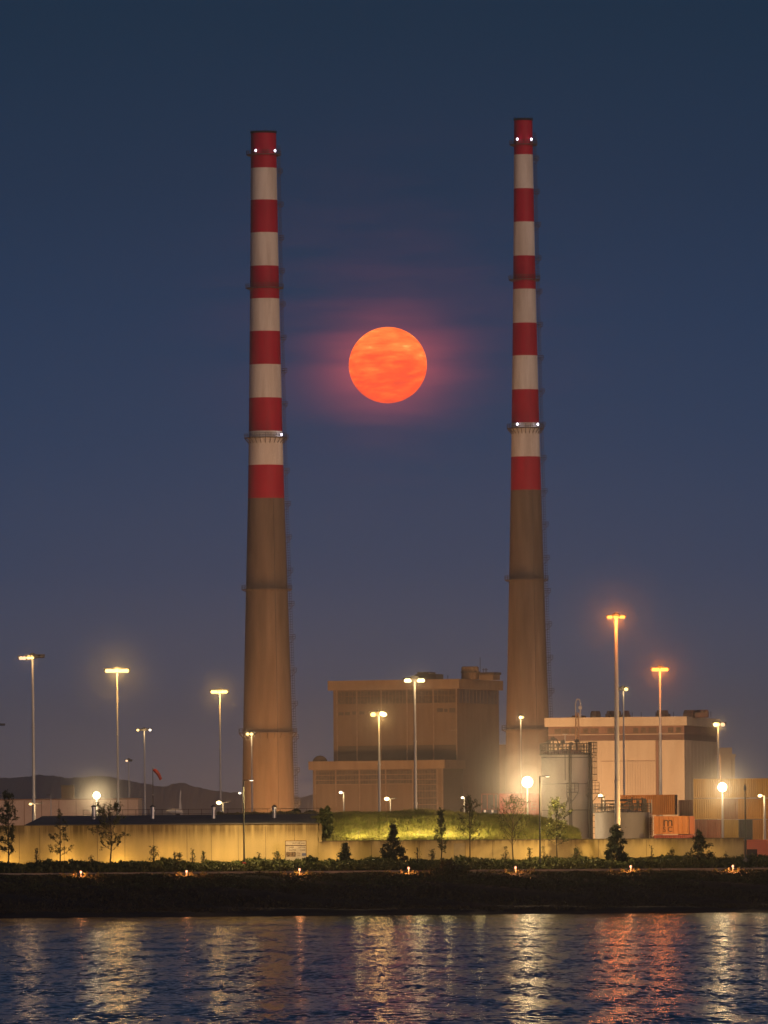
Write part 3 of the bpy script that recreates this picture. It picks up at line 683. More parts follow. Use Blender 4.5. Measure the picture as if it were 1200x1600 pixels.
# gable cladding on the right under the roof
gb = MB()
for i in range(70):
    y0_, y1_ = 26*i/70, 26*(i+1)/70; d_ = .05 if i % 2 else 0
    gb.box(Lb-.2, y0_, hb-.01, Lb-.02-d_, y1_-.01, zf+(zbk-zf)*(i/70)-.12+.001)
gb.build('gable', mat('pale_gable_sheet', (.45, .38, .28), rough=.6), lb)
xq = P(440, 1285, WD).x-pw.x
for q in (30, 62, 100, 152, 195, 240, 292, 330, 372, 415, 460):
    xx = P(q, 1300, WD).x-pw.x; MB().box(xx-.02, -.012, -.8, xx+.02, -.002, hb-.3).build('joint', brown_dark, lb)
# four ventilation pipes
vent_m = mat('bright_metal_vent', (.55, .53, .5), (.42, .40, .38), rough=.3, metal=.7, scale=(4, 4, 2))
vl = ['roof vent pipe beside the leftmost flood lamp', 'roof vent pipe under the windsock', 'roof vent pipe right of the white aircraft tail', 'roof vent pipe in front of the thicker chimney']
for (px, lab) in zip((146.5, 238.5, 333.5, 428.5), vl):
    Dv = WD+13; p = P(px, 1261, Dv); zb_ = P(px, 1283, Dv).z
    v_ = thing('roof_vent_pipe', (p.x, Dv, GZ+zf+(zbk-zf)*.5), lab, 'vent', 'metal vent pipes on the low roof')
    h_ = p.z-v_.location.z
    MB().lathe([(.23, -.1), (.23, h_-.35), (.28, h_-.33), (.28, h_-.02)], n=14).build('pipe', vent_m, v_, smooth=True)
    MB().lathe([(.36, h_), (.34, h_+.06), (.05, h_+.28), (.01, h_+.3)], n=14).build('cowl', housing, v_)
    MB().lathe([(.42, -.12), (.42, -.02), (.25, .1)], n=12).build('flashing', roof_m, v_)
# roof-edge railing behind
rr = MB(); Dr = WD+26.5; pa, pb = P(130, 1267, Dr), P(500, 1263, Dr)
zr = pb.z
for i in range(19):
    x_ = pa.x+(pb.x-pa.x)*i/18; rr.bar((x_-pa.x, 0, 0), (x_-pa.x, 0, zr-GZ), .035, n=5)
for hh in (0, .55): rr.bar((0, 0, zr-GZ-hh), (pb.x-pa.x, 0, zr-GZ-hh), .03, n=5)
tag(rr.build('roof_railing', steel, None, (pa.x, Dr, GZ)), 'thin dark metal railing along the back edge of the low roof', 'railing')
# lower wall to the right
pw2 = P(1162, 1312, WD); hw2 = P(830, 1312.5, WD).z-GZ
lw = thing('concrete_wall', (pe.x, WD, GZ), 'long stained yellowish concrete wall below the grass mound', 'wall')
Lw2 = pw2.x-pe.x
MB().box(.02, 0, -1.0, Lw2, .5, hw2).build('wall_face', conc_r, lw)
cp = MB(); cp.box(.02, -.06, hw2, Lw2+.04, .56, hw2+.1); cp.build('coping', mat('dirty_coping', (.20, .16, .10), (.10, .08, .05), rough=.9, scale=(1.2, 1.2, 1.2)), lw)
for q in (580, 655, 725, 727, 770, 850, 935, 1010, 1090):
    xx = P(q, 1320, WD).x-pe.x; MB().box(xx-.02, -.012, -.8, xx+.02, -.002, hw2-.1).build('joint', brown_dark, lw)
xx = P(709, 1320, WD).x-pe.x; MB().box(xx, -.03, -.5, xx+1.35, -.003, hw2-.35).build('patched_panel', mat('repair_panel', (.38, .31, .2), rough=.9, scale=(.5, .5, .5)), lw)
# end post with broken edge
pp = MB()
for i in range(9): pp.box(-.02+random.uniform(-.05, .12), -.25, hw2+i*.24-.02, .38+random.uniform(-.08, .05), .3, hw2+i*.24+.24)
tag(pp.build('broken_pillar', conc, None, (pe.x+.1, WD, GZ)), 'crumbling stub of wall at the corner of the low building', 'pillar')
# notice board
nb = P(445.5, 1313.5, 1029); nb2 = P(479, 1345, 1029)
bw, bh = nb2.x-nb.x, nb.z-GZ+.2
sg = thing('notice_board', (nb.x, 1029, GZ-.2), 'white notice board with small print standing before the low building', 'sign')
bdm = mat('board_white', (.60, .50, .38), rough=.5, scale=(1, 1, 1)); ink = mat('sign_ink', (.05, .03, .02), rough=.6)
MB().box(.05, 0, .4, bw-.05, .05, bh-.04).build('panel', bdm, sg)
fm = MB(); fm.box(0, -.03, 0, .06, .08, bh); fm.box(bw-.06, -.03, 0, bw, .08, bh); fm.box(.06, -.03, bh-.06, bw-.06, .08, bh); fm.box(.06, -.03, bh-.62, bw-.06, .051, bh-.52); fm.build('frame', mat('brown_frame', (.14, .07, .03), rough=.7), sg)
def text(txt, size, loc, m_, parent, name='lettering', align='LEFT'):
    c = bpy.data.curves.new('t', 'FONT'); c.body = txt; c.size = size; c.extrude = .004; c.align_x = align
    o_ = bpy.data.objects.new('t', c); S.collection.objects.link(o_); bpy.context.view_layer.update()
    me = bpy.data.meshes.new_from_object(o_); bpy.data.objects.remove(o_); me.materials.clear(); me.materials.append(m_)
    q = bpy.data.objects.new(name, me); link(q, parent); q.location = loc; q.rotation_euler = (R(90), 0, 0); return q
text('AUT RA olen', .27, (.85, -.012, bh-.4), ink, sg)
for tx, x_, z_ in (('DEEP', .45, .9), ('WATER', .42, 1.22), ('EXTRA', 1.6, .9), ('CARE', 1.75, 1.22)): text(tx, .26, (x_, -.012, bh-z_), ink, sg)
MB().box(.12, -.02, bh-1.92, 1.25, -.004, bh-1.36).build('picture', mat('sign_picture', (.3, .2, .12), (.08, .05, .03), scale=(4, 4, 6), lo=.45, hi=.55), sg)
MB().box(2.0, -.02, bh-1.82, 2.48, -.004, bh-1.5).build('blue_emblem', mat('sign_blue', (.16, .18, .3), rough=.5), sg)
text('Dept', .2, (1.4, -.012, bh-1.55), mat('sign_ink_red', (.28, .10, .04)), sg); text('area', .2, (1.45, -.012, bh-1.82), mat('sign_ink_red', (.28, .10, .04)), sg)
# hoarding and palisade at the right edge
hc = P(1166, 1312, 1046); hoard = thing('orange_hoarding', (hc.x, 1046, GZ), 'bright salmon orange hoarding at the right edge below the containers', 'hoarding')
hh = hc.z-GZ; k = 1046/F
om = mat('salmon_panel', (.78, .22, .12), (.70, .19, .10), rough=.6, scale=(.5, .5, .5))
MB().box(17*k, 0, P(1166, 1340, 1046).z-GZ, 90*k, .12, hh).build('panel', om, hoard)
MB().box(1*k, 0, P(1166, 1327, 1046).z-GZ, 16.98*k, .12, hh).build('panel', om, hoard)
MB().box(1*k, .02, 0, 16.98*k, .1, P(1166, 1327, 1046).z-GZ-.01).build('door_panel', mat('dark_board', (.05, .035, .03)), hoard)
MB().box(17*k, .03, 0, 90*k, .1, P(1166, 1340, 1046).z-GZ-.01).build('base_panel', mat('dark_board', (.05, .035, .03)), hoard)
pf = P(1172, 1340, 1026); fe = thing('palisade_fence', (pf.x, 1026, 5.15), 'green palisade fence at the right edge below the hoarding', 'fence')
gm_ = mat('green_fence_paint', (.10, .16, .05), rough=.5)
fp = MB()
for i in range(60): fp.box(i*.15, 0, 0, i*.15+.07, .02, pf.z-5.15+.05*(i % 2)*0)
fp.build('pale', gm_, fe); MB().box(0, .021, .3, 9, .05, .38).box(0, .021, .95, 9, .05, 1.03).build('rail', gm_, fe)
bk = thing('concrete_block', (P(1176, 1352, 1021).x, 1021, 5.1), 'pale concrete kerb block at the foot of the palisade fence', 'block')
MB().box(0, 0, -.2, 1.3, .4, .42).build('body', kc, bk)
# ---------------------------------------------------------------- tanks
tank_m = mat('pale_tank_steel', (.46, .42, .36), (.38, .35, .30), rough=.6, scale=(.4, .4, .15), extra=streaks(.7, .9, amount=.5))
rail_m = mat('rail_steel', (.11, .10, .085), rough=.6)
D = 1150; k = D/F; cx = P(885, 1300, D).x
tk = thing('tall_tank', (cx, D, GZ), 'tall pale cylindrical tank with railings on top', 'tank')
R1 = 38.5*k; zt = P(885, 1178, D).z-GZ
MB().lathe([(R1, 0), (R1, zt-.05), (R1*.97, zt), (R1*.5, zt+.45), (.1, zt+.7)], n=64).build('shell', tank_m, tk, smooth=True)
for py in (1184, 1225, 1266): MB().ring((0, 0, P(885, py, D).z-GZ), R1+.03, .05, n=64).build('hoop', rail_m, tk)
rl = MB(); Rr = R1+.15
for i in range(40):
    a = 2*math.pi*i/40; rl.bar((Rr*math.cos(a), Rr*math.sin(a), zt-.1), (Rr*math.cos(a), Rr*math.sin(a), zt+1.35), .045, n=4)
for hh_ in (.45, .9, 1.35): rl.ring((0, 0, zt+hh_), Rr, .04, n=48)
rl.build('railing', rail_m, tk)
pl = MB(); pl.lathe([(R1*.8, -.06), (R1+.3, -.06), (R1+.3, .06), (R1*.8, .06)], n=48, c=(0, 0, zt-.1), cap=False); pl.build('walkway', rail_m, tk)
def platform(m_, x0, x1, y0, y1, z, h=1.2, brace=True):
    m_.box(x0, y0, z-.1, x1, y1, z)
    for hh_ in (h*.33, h*.66, h): m_.path([(x0, y1, z+hh_), (x0, y0, z+hh_), (x1, y0, z+hh_), (x1, y1, z+hh_)], .035, n=4)
    nb_ = max(2, int((x1-x0)/.45))
    for i in range(nb_+1): m_.bar((x0+(x1-x0)*i/nb_, y0, z), (x0+(x1-x0)*i/nb_, y0, z+h), .035, n=4)
    if brace: m_.bar((x0, y0, z-.1), ((x0+x1)/2-.6, y1, z-1.5), .06, n=4); m_.bar((x1, y0, z-.1), ((x0+x1)/2-.3, y1, z-1.5), .06, n=4)
pm = MB(); platform(pm, (885-885)*k, 18*k, -R1-1.1, -R1+.1, P(889, 1238, D).z-GZ); pm.build('platform', rail_m, tk)
pi = MB(); pi.bar((4.5*k, -R1-.15, 0), (4.5*k, -R1-.15, zt+1.0), .11, n=8); pi.bar((-2*k, -R1-.05, zt-3.5), (-2*k, -R1-.05, zt+.2), .05, n=5); pi.bar((7.5*k, -R1-.12, 0), (7.5*k, -R1-.12, zt), .045, n=5)
pi.bar((-37*k, -2, P(848, 1184, D).z-GZ), (44*k, -R1*.6, P(848, 1184, D).z-GZ), .05, n=5); pi.build('pipe', rail_m, tk)
jb = MB(); jb.box(-9*k, -R1-.3, P(880, 1259, D).z-GZ, -5.5*k, -R1+.3, P(880, 1255, D).z-GZ); jb.box(-3*k, -R1-.3, P(880, 1259, D).z-GZ, -.5*k, -R1+.3, P(880, 1256, D).z-GZ); jb.box(-6*k, -R1-.3, P(880, 1262, D).z-GZ, -3.5*k, -R1+.3, P(880, 1259.3, D).z-GZ); jb.build('junction_box', rail_m, tk)
# rooftop instruments
ri = MB()
for q, hh_ in ((-27, 1.8), (-20, 2.3), (-12, 1.5), (-5, 1.9), (8, 1.6), (17, 2.0)): ri.bar((q*k, -.8, zt+.2), (q*k, -.8, zt+hh_), .09, n=6); ri.box(q*k-.3, -1, zt+hh_-.5, q*k+.3, -.6, zt+hh_-.1)
ri.ring((-30*k, -1, zt+1.4), .5, .06, n=12); ri.path([(-30*k, -1, zt+1.7), (-15*k, -1, zt+2.0), (-10*k, -1, zt+1.0)], .08); ri.build('valve_gear', rail_m, tk)
# caged ladder tower on its right
lt = MB(); xl, xr = 36*k, 48*k; yt = -1.5
ztt = P(925, 1160, D).z-GZ
for x_ in (35.5*k, 39*k): lt.bar((x_, yt, 0), (x_, yt, ztt), .10, n=6)
lt.bar((39.5*k, yt, 0), (39.5*k, yt, ztt-2), .14, n=6)
z_ = 0
while z_ < ztt:
    lt.bar((35.5*k, yt, z_), (39*k, yt, z_), .03, n=4); z_ += .35
z_ = P(925, 1220, D).z-GZ
while z_ < ztt:
    lt.ring((42.5*k, yt, z_), 5.5*k, .04, n=10, m=4); z_ += .85
for a in (0, .8, 1.6, 2.4, 3.14, 4, 5): lt.bar((42.5*k+5.5*k*math.cos(a), yt+5.5*k*math.sin(a), P(925, 1220, D).z-GZ), (42.5*k+5.5*k*math.cos(a), yt+5.5*k*math.sin(a), ztt), .03, n=4)
z_ = 0
while z_ < P(925, 1270, D).z-GZ:
    lt.ring((43*k, yt, z_), 4*k, .04, n=10, m=4); z_ += .8
platform(lt, 32*k, 51*k, yt-.8, yt+1.0, P(925, 1239, D).z-GZ, h=1.4)
platform(lt, 15*k, 48*k, yt-.8, yt+1.0, P(925, 1176, D).z-GZ, h=1.4, brace=False)
lt.build('caged_ladder', rail_m, tk)
lr, H = pole_root(883, 1148, 883, D-1, 'unlit flat-topped lamp on a thin pole over the tall tank', 'tank_lamp', 'lamp post', None)
# the lamp stands on the tank roof
lr.location.z = GZ+zt+.2; Hh = H-zt-.2
MB().bar((0, 0, -.2), (0, 0, Hh), .05, n=6).build('pole', galv, lr); MB().box(-.35, -.12, Hh, .35, .12, Hh+.1).build('lamp_head', mat('pale_lamp_head', (.5, .48, .44), rough=.4), lr)
# lattice mast behind it
D = 1230; k = D/F; p = P(904, 1092, D); px0 = P(902, 1160, D)
lmast = thing('lattice_mast', (px0.x, D, GZ), 'slender orange-lit lattice mast rising behind the tall tank', 'mast')
Hm = p.z-GZ; lat = MB(); hw_ = .33; nn = 44
for sx_ in (-1, 1):
    for sy_ in (-1, 1): lat.bar((sx_*hw_, sy_*hw_, 0), (sx_*hw_*.6, sy_*hw_*.6, Hm-2), .10, .08, n=5)
for i in range(nn):
    z0, z1 = (Hm-2)*i/nn, (Hm-2)*(i+1)/nn; w0 = hw_*(1-.4*i/nn); w1 = hw_*(1-.4*(i+1)/nn); s_ = 1 if i % 2 else -1
    lat.bar((-s_*w0, -w0, z0), (s_*w1, -w1, z1), .045, n=4); lat.bar((-w1, -w1, z1), (w1, -w1, z1), .04, n=4); lat.bar((w0, -s_*w0, z0), (w1, s_*w1, z1), .04, n=4)
lat.build('lattice', mat('orange_primer', (.75, .48, .26), rough=.6), lmast)
light((-8, -36, 3), 16000/BEAM_GAIN, (1, .45, .14), .3, lmast, spot=70, aim=(8, 36, 14))  # unseen spot added to brighten the lattice, no fixture modelled
hd_ = MB(); hd_.path([(-.2, 0, Hm-2.2), (-.2, 0, Hm-.6), (0, 0, Hm), (.35, 0, Hm-.1), (.5, 0, Hm-.7), (.45, 0, Hm-2.6)], .09); hd_.box(.2, -.2, Hm-1.5, .7, .2, Hm-1.0); hd_.box(.15, -.2, Hm-2.6, .55, .2, Hm-2.2); hd_.build('hook_head', galv, lmast)
# low wide tank
D = 1110; k = D/F; cx = P(973, 1300, D).x; zt = P(973, 1269, D).z-GZ; R2 = 43.5*k
lk = thing('low_tank', (cx, D, GZ), 'low wide grey tank with crowded railings right of the tall tank', 'tank')
MB().lathe([(R2, 0), (R2, zt-.05), (R2*.96, zt), (R2*.4, zt+.3), (.1, zt+.4)], n=64).build('shell', mat('grey_tank_steel', (.25, .235, .22), (.20, .19, .18), rough=.6, scale=(.4, .4, .15)), lk, smooth=True)
rl = MB(); Rr = R2+.2
for i in range(44):
    a = 2*math.pi*i/44; rl.bar((Rr*math.cos(a), Rr*math.sin(a), zt-.1), (Rr*math.cos(a), Rr*math.sin(a), zt+1.1), .04, n=4)
for hh_ in (.4, .75, 1.1): rl.ring((0, 0, zt+hh_), Rr, .035, n=48)
rl.build('railing', rail_m, lk)
pg = MB()
for q0, q1, h0 in ((-33, 14, 1.45), (-20, 38, 1.0), (-40, 30, .55), (-5, 36, 1.6), (-38, -28, 1.9)): pg.bar((q0*k, -1.5, zt+h0), (q1*k, -1.7, zt+h0+.05), .10, n=6)
for q, h0 in ((-33, 1.9), (-28, 1.4), (-12, 1.3), (10, 1.5), (14, 1.9), (22, 1.7), (30, 1.9), (36, 1.6)): pg.bar((q*k, -1.6, zt-.1), (q*k, -1.6, zt+h0), .08, n=6)
pg.box(31*k, -2, zt, 37*k, -1.2, zt+1.6); pg.box(12*k, -2, zt, 17*k, -1.4, zt+.9); pg.box(21*k, -2, zt+.7, 26*k, -1.4, zt+1.5)
pg.path([(-10*k, -1.8, zt+.4), (8*k, -1.8, zt+1.3), (13*k, -1.8, zt+1.3)], .12)
pg.build('pipework', rail_m, lk)
ll = MB()
for s_ in (41, 45): ll.bar((s_*k, -1.6, 0), (s_*k, -1.6, zt+1.6), .05, n=5)
z_ = 0
while z_ < zt: ll.bar((41*k, -1.6, z_), (45*k, -1.6, z_), .03, n=4); ll.ring((45*k, -1.6, z_), 4*k, .03, n=8, m=4) if int(z_*10) % 8 < 3 else 0; z_ += .3
ll.build('ladder', galv, lk)
# ---------------------------------------------------------------- containers
def container(px0, px1, py0, py1, D, col, label, yaw=0, depth=6.1, txt=None, ribs=.28, dcol=None, doors=False):
    a = P(px0, py1, D); b_ = P(px1, py0, D); k = D/F; w_ = (px1-px0)*k/math.cos(yaw); h_ = (py1-py0)*k-.03
    z0 = a.z
    root = thing('shipping_container', (a.x, D, z0), label, 'container', 'stacked shipping containers', -yaw)
    m_ = mat('container_paint_%s' % '_'.join('%02d' % int(c*100) for c in col), col, tuple(c*.8 for c in col), rough=.55, scale=(.6, .6, .25), extra=streaks(.6, 1.5, amount=.55))
    b = MB(); n = max(4, int(w_/ribs)); fr = .12
    vs = []; fs = []
    xs_ = []
    for i in range(n):
        u0 = fr+(w_-2*fr)*i/n; u = (w_-2*fr)/n
        xs_ += [(u0, .0), (u0+u*.35, .0), (u0+u*.5, .06), (u0+u*.85, .06)]
    xs_.append((w_-fr, 0))
    for x_, y_ in xs_: vs += [(x_, y_+.03, .12), (x_, y_+.03, h_-.1)]
    for i in range(len(xs_)-1): fs.append((2*i, 2*i+2, 2*i+3, 2*i+1))
    b.add(vs, fs)
    b.box(.02, .1, .02, w_-.02, depth-.02, h_-.02)
    b.build('body', m_, root)
    f_ = MB(); f_.box(0, 0, 0, fr, .12, h_); f_.box(w_-fr, 0, 0, w_, .12, h_); f_.box(fr, .005, 0, w_-fr, .115, .13); f_.box(fr, .005, h_-.1, w_-fr, .115, h_)
    f_.box(w_-.06, .12, h_-.12, w_, depth, h_); f_.box(w_-.06, depth-.12, 0, w_, depth, h_-.12)
    if doors:
        for q in (.3, .45, .62, .78): f_.bar((w_*q, -.03, .1), (w_*q, -.03, h_-.1), .03, n=5)
    f_.build('frame', m_, root)
    if txt:
        for (s, size, x_, z_) in txt: text(s, size, (x_, -.004, z_), ink, root, 'lettering')
    return root
ORC, BRN, OLV = (.62, .24, .06), (.36, .20, .075), (.42, .26, .09)
def stack(): pass
container(966, 1054, 1242, 1273.8, 1135, (.55, .22, .055), 'long orange container above the one with black letters', yaw=R(10), depth=2.44*1.05)
container(1022, 1076, 1275, 1303.5, 1105, (.66, .27, .08), 'orange container lettered m sc in black', yaw=R(3), txt=[('m', 1.75, 1.12, 1.02), ('S', .92, 1.10, .30), ('C', .92, 1.72, .30)], ribs=.6)
container(1077.5, 1085.5, 1275, 1303.5, 1105, (.62, .20, .09), 'narrow orange container end right of the lettered one', ribs=.3)
container(1062, 1083, 1249.5, 1275, 1150, (.22, .11, .075), 'dark maroon container tucked under the big yellow brown stack, left of it', ribs=.3)
container(1084, 1239, 1216.5, 1247, 1125, (.52, .30, .07), 'long yellow brown container on top of the right stack', depth=2.44)
container(1084, 1131, 1247.5, 1280, 1125, (.55, .33, .08), 'yellow brown container behind the right flood lamp pole, middle row', depth=2.44)
container(1131.5, 1153, 1247.5, 1280, 1125, (.30, .15, .09), 'brownish red container end in the middle row of the right stack', ribs=.3)
container(1153.5, 1230, 1247.5, 1280, 1125, (.50, .26, .06), 'amber brown container at the right end of the middle row', depth=2.44)
container(1086.5, 1103.5, 1280.5, 1312, 1125, (.24, .10, .07), 'dull purple red container at the left end of the bottom row', ribs=.3)
container(1104, 1129, 1280.5, 1312, 1125, (.28, .10, .06), 'maroon container with a small yellow label in the bottom row', ribs=.3)
container(1131.5, 1154, 1280.5, 1312, 1125, (.38, .25, .06), 'olive yellow container end in the bottom row', ribs=.3)
container(1154.5, 1176, 1280.5, 1312, 1125, (.035, .045, .06), 'dark blue grey container end in the bottom row', ribs=.3)
container(1176.5, 1230, 1280.5, 1312, 1125, (.40, .20, .06), 'orange brown container at the right end of the bottom row', ribs=.3)
container(1022, 1085, 1304.5, 1335, 1103, (.30, .06, .045), 'dark red container mostly hidden by the wall under the lettered one', depth=2.44)
container(1086.5, 1230, 1313, 1345, 1127, (.20, .10, .06), 'dark container row mostly hidden by the wall under the right stack', depth=2.44)
container(966, 1020, 1274.5, 1306, 1137, (.30, .14, .06), 'brown container hidden behind the low tank', depth=2.44)
container(966, 1061, 1307, 1345, 1140, (.30, .14, .06), 'brown container at ground level behind the low tank', depth=2.44)
container(1062, 1083, 1275.5, 1345, 1152, (.22, .11, .075), 'dark container under the maroon one', ribs=.3)
# red containers near the brown hall
container(780.5, 844, 1239.5, 1274, 1150, (.55, .07, .04), 'bright red container marked with a pale E behind the biggest flood lamp', depth=2.44, ribs=.5)
t_ = text('E', 1.5, P(829, 1266, 1149.9), mat('pale_letter', (.5, .2, .14)), None)
lastc = [o_ for o_ in bpy.data.objects if o_.type == 'EMPTY' and o_.get('label', '').startswith('bright red container')][0]
bpy.context.view_layer.update(); t_.parent = lastc; t_.location = P(829, 1266, 1149.96)-lastc.location
container(780.5, 844, 1274.5, 1309, 1150, (.45, .06, .04), 'red container hidden by the mound under the bright red one', depth=2.44, ribs=.5)
container(780.5, 844, 1309.5, 1343, 1150, (.40, .06, .04), 'red container at ground level behind the mound', depth=2.44, ribs=.5)
# open frame truck left of it
tr = P(753, 1272, 1150); k = 1150/F
tc_ = thing('parked_truck', (tr.x, 1150, GZ), 'dark blue and red parked truck left of the bright red container', 'truck')
z0 = tr.z-GZ; h_ = 32*k
fr_ = MB()
for q in (0, 8.5, 19, 25): fr_.box(q*k-.06, 0, z0, q*k+.06, .1, z0+h_)
fr_.box(0, .01, z0+h_-.12, 25*k, .09, z0+h_); fr_.build('frame', mat('red_frame_paint', (.35, .10, .06)), tc_)
MB().box(.05, .12, z0+8*k, 25*k, 2.3, z0+h_-.1).build('body', mat('blue_grey_body', (.12, .09, .08), (.08, .06, .06), scale=(3, 3, .5)), tc_)
MB().box(0, 0, z0+1.2*k, 25*k, 2.4, z0+8*k).build('cab', mat('dark_blue_body', (.05, .045, .07)), tc_)
MB().box(0, -.05, z0+7*k, 25*k, 0, z0+8*k).build('bumper', mat('red_frame_paint', (.35, .10, .06)), tc_)
for q in (3.2, 15.2): MB().box(q*k, -.04, z0+2.6*k, (q+3)*k, -.002, z0+6.4*k).build('headlight', emit('cream_light', (1, .62, .36), .85), tc_)
for q in (2, 7, 18, 23):
    wv = MB(); wv.bar((q*k, .2, .5), (q*k, .55, .5), .5, n=18); wv.build('wheel', dark, tc_)
MB().box(0, .3, .6, 25*k, 2.2, z0+1.1*k).build('chassis', dark, tc_)
# ---------------------------------------------------------------- windsock and aircraft
D = 1300; k = D/F; p = P(238.7, 1200, D)
ws = thing('windsock', (p.x, D, GZ), 'red windsock hanging from a thin pole left of the white tail fin', 'windsock')
H = p.z-GZ
MB().bar((0, 0, 0), (0, 0, H), .11, .05, n=8).build('pole', steel, ws)
MB().ball((0, 0, H+.05), .1, n=6).ball((-.05, 0, H-42*k), .14, n=6).build('lamp', galv, ws)
sk_ = MB(); pts = []; n = 9
A = Vector((1.6*k, 0, H-2.2*k)); B = Vector((12.5*k, 0, H-18.5*k)); dd = (B-A).normalized(); q_ = dd.to_track_quat('Z', 'Y'); vs = []; fs = []
for j in range(n):
    t_ = j/(n-1); c_ = A.lerp(B, t_)+Vector((.12*math.sin(t_*3.1), 0, .10*math.sin(t_*3.1))); rr_ = (.22+.10*min(1, t_*5))*(1-.32*t_)
    for i in range(14): an = 2*math.pi*i/14; vs.append(c_+q_ @ Vector((rr_*1.15*math.cos(an), rr_*math.sin(an), 0)))
for j in range(n-1):
    for i in range(14): fs.append((j*14+i, j*14+(i+1) % 14, (j+1)*14+(i+1) % 14, (j+1)*14+i))
fs.append(tuple(range(14))); sk_.add(vs, fs); sk_.build('sock', mat('red_sock_fabric', (.62, .09, .04), (.5, .06, .03), rough=.8, scale=(2, 2, 2)), ws, smooth=True)
MB().bar((0, 0, H-.05), A, .04).build('hoop_arm', steel, ws)
D = 1300; k = D/F; p = P(283, 1276, D)
ac = thing('white_glider', (p.x, D, GZ), 'white pointed fuselage with a tall thin upright fin behind the low roof', 'aircraft')
z0 = P(270, 1267.5, D).z-GZ; wm_ = mat('white_gelcoat', (.72, .68, .62), (.62, .58, .52), rough=.35, scale=(1, 1, 1))
fb = MB(); vs = []; fs = []; n = 16; prof_ = [(-24.2, .05, 0), (-23, 1.3, 0), (-20.5, 2.5, 0), (-17, 3.5, 0), (-13, 4.1, .1), (-9, 4.3, 0), (-5, 3.8, -.2), (-2, 2.9, -.6), (0, 2.2, -1), (2.3, 1.6, -1.4), (3, .1, -1.5)]
for x_, r_, dz in prof_:
    for i in range(n): an = 2*math.pi*i/n; vs.append((x_*k, r_*k*math.cos(an), z0+dz*k+r_*k*math.sin(an)))
for j in range(len(prof_)-1):
    for i in range(n): fs.append((j*n+i, j*n+(i+1) % n, (j+1)*n+(i+1) % n, (j+1)*n+i))
fb.add(vs, fs); fb.build('fuselage', wm_, ac, smooth=True)
fn = MB(); fx_ = [(-3.6, z0+3*k), (1.0, z0+1*k), (-.4+.2, z0+18*k), (.3, z0+31.5*k), (-1.2, z0+32.5*k), (-2.4, z0+17*k)]
fn.add([(x_*k, -.06, z_) for x_, z_ in fx_]+[(x_*k, .06, z_) for x_, z_ in fx_], [(0, 1, 2, 3, 4, 5), (11, 10, 9, 8, 7, 6)]+[(i, 6+i, 6+(i+1) % 6, (i+1) % 6) for i in range(6)]); fn.build('tail_fin', wm_, ac)
MB().box(-19.5*k, -.1, z0+3*k, -18.4*k, .1, z0+5.5*k).box(-20.5*k, -.06, z0+5*k, -17.4*k, .06, z0+5.8*k).build('probe', wm_, ac)
MB().box(-8*k, -.3, z0-8*k, -2*k, .3, z0-3.6*k).build('cradle', dark, ac); MB().box(-.5*k, -.1, z0-6*k, 2.5*k, .1, z0-.5*k).build('tail_skid', wm_, ac)
MB().bar((-5*k, 0, 0), (-5*k, 0, z0-3.6*k), .15).build('stand', dark, ac)
# ---------------------------------------------------------------- vegetation
leafA = mat('leaf_green', (.075, .085, .022), (.03, .042, .012), rough=.6, scale=(1.2, 1.2, 1.2), lo=.4, hi=.6)
leafB = mat('leaf_pale_green', (.12, .125, .035), (.065, .08, .02), rough=.6, scale=(1.2, 1.2, 1.2), lo=.4, hi=.6)
needle = mat('pine_needles', (.035, .042, .016), (.018, .024, .01), rough=.7, scale=(1.2, 1.2, 1.2))
bark = mat('bark', (.09, .065, .04), (.05, .036, .022), rough=.9, scale=(3, 3, 1))
grassm = mat('mound_grass', (.36, .33, .08), (.16, .17, .04), rough=.9, scale=(.30, .5, .5), detail=5, lo=.38, hi=.62)
# mound behind the lower wall
mx = np.linspace(488, 905, 150); topy = np.interp(mx, [488, 505, 540, 600, 700, 760, 820, 860, 905], [1282, 1276, 1271.5, 1270, 1271, 1274, 1277, 1284, 1300])
rows_ = [(WD+.6, 0.0), (WD+1.5, .12), (WD+5, .45), (WD+9, .78), (WD+13, .97), (WD+16, 1.0), (WD+22, .8), (WD+30, 0)]
mv = []
for yy, kf in rows_:
    for x_, ty in zip(mx, topy):
        pt = P(x_, ty, WD+14); zl = hw2-.15+GZ; z_ = zl+(pt.z-zl)*kf if yy < WD+17 else GZ+(pt.z-GZ)*kf
        mv.append((pt.x, yy, z_+.25*kf*math.sin(pt.x*.8+yy)*.5+.10*random.uniform(-1, 1)))
nm_ = len(mx); mf = np.array([(j*nm_+i, j*nm_+i+1, (j+1)*nm_+i+1, (j+1)*nm_+i) for j in range(len(rows_)-1) for i in range(nm_-1)])
gmesh = npmesh('grass_mound', np.array(mv), mf, grassm); struct(gmesh)
mv = np.array(mv).reshape(len(rows_), nm_, 3)
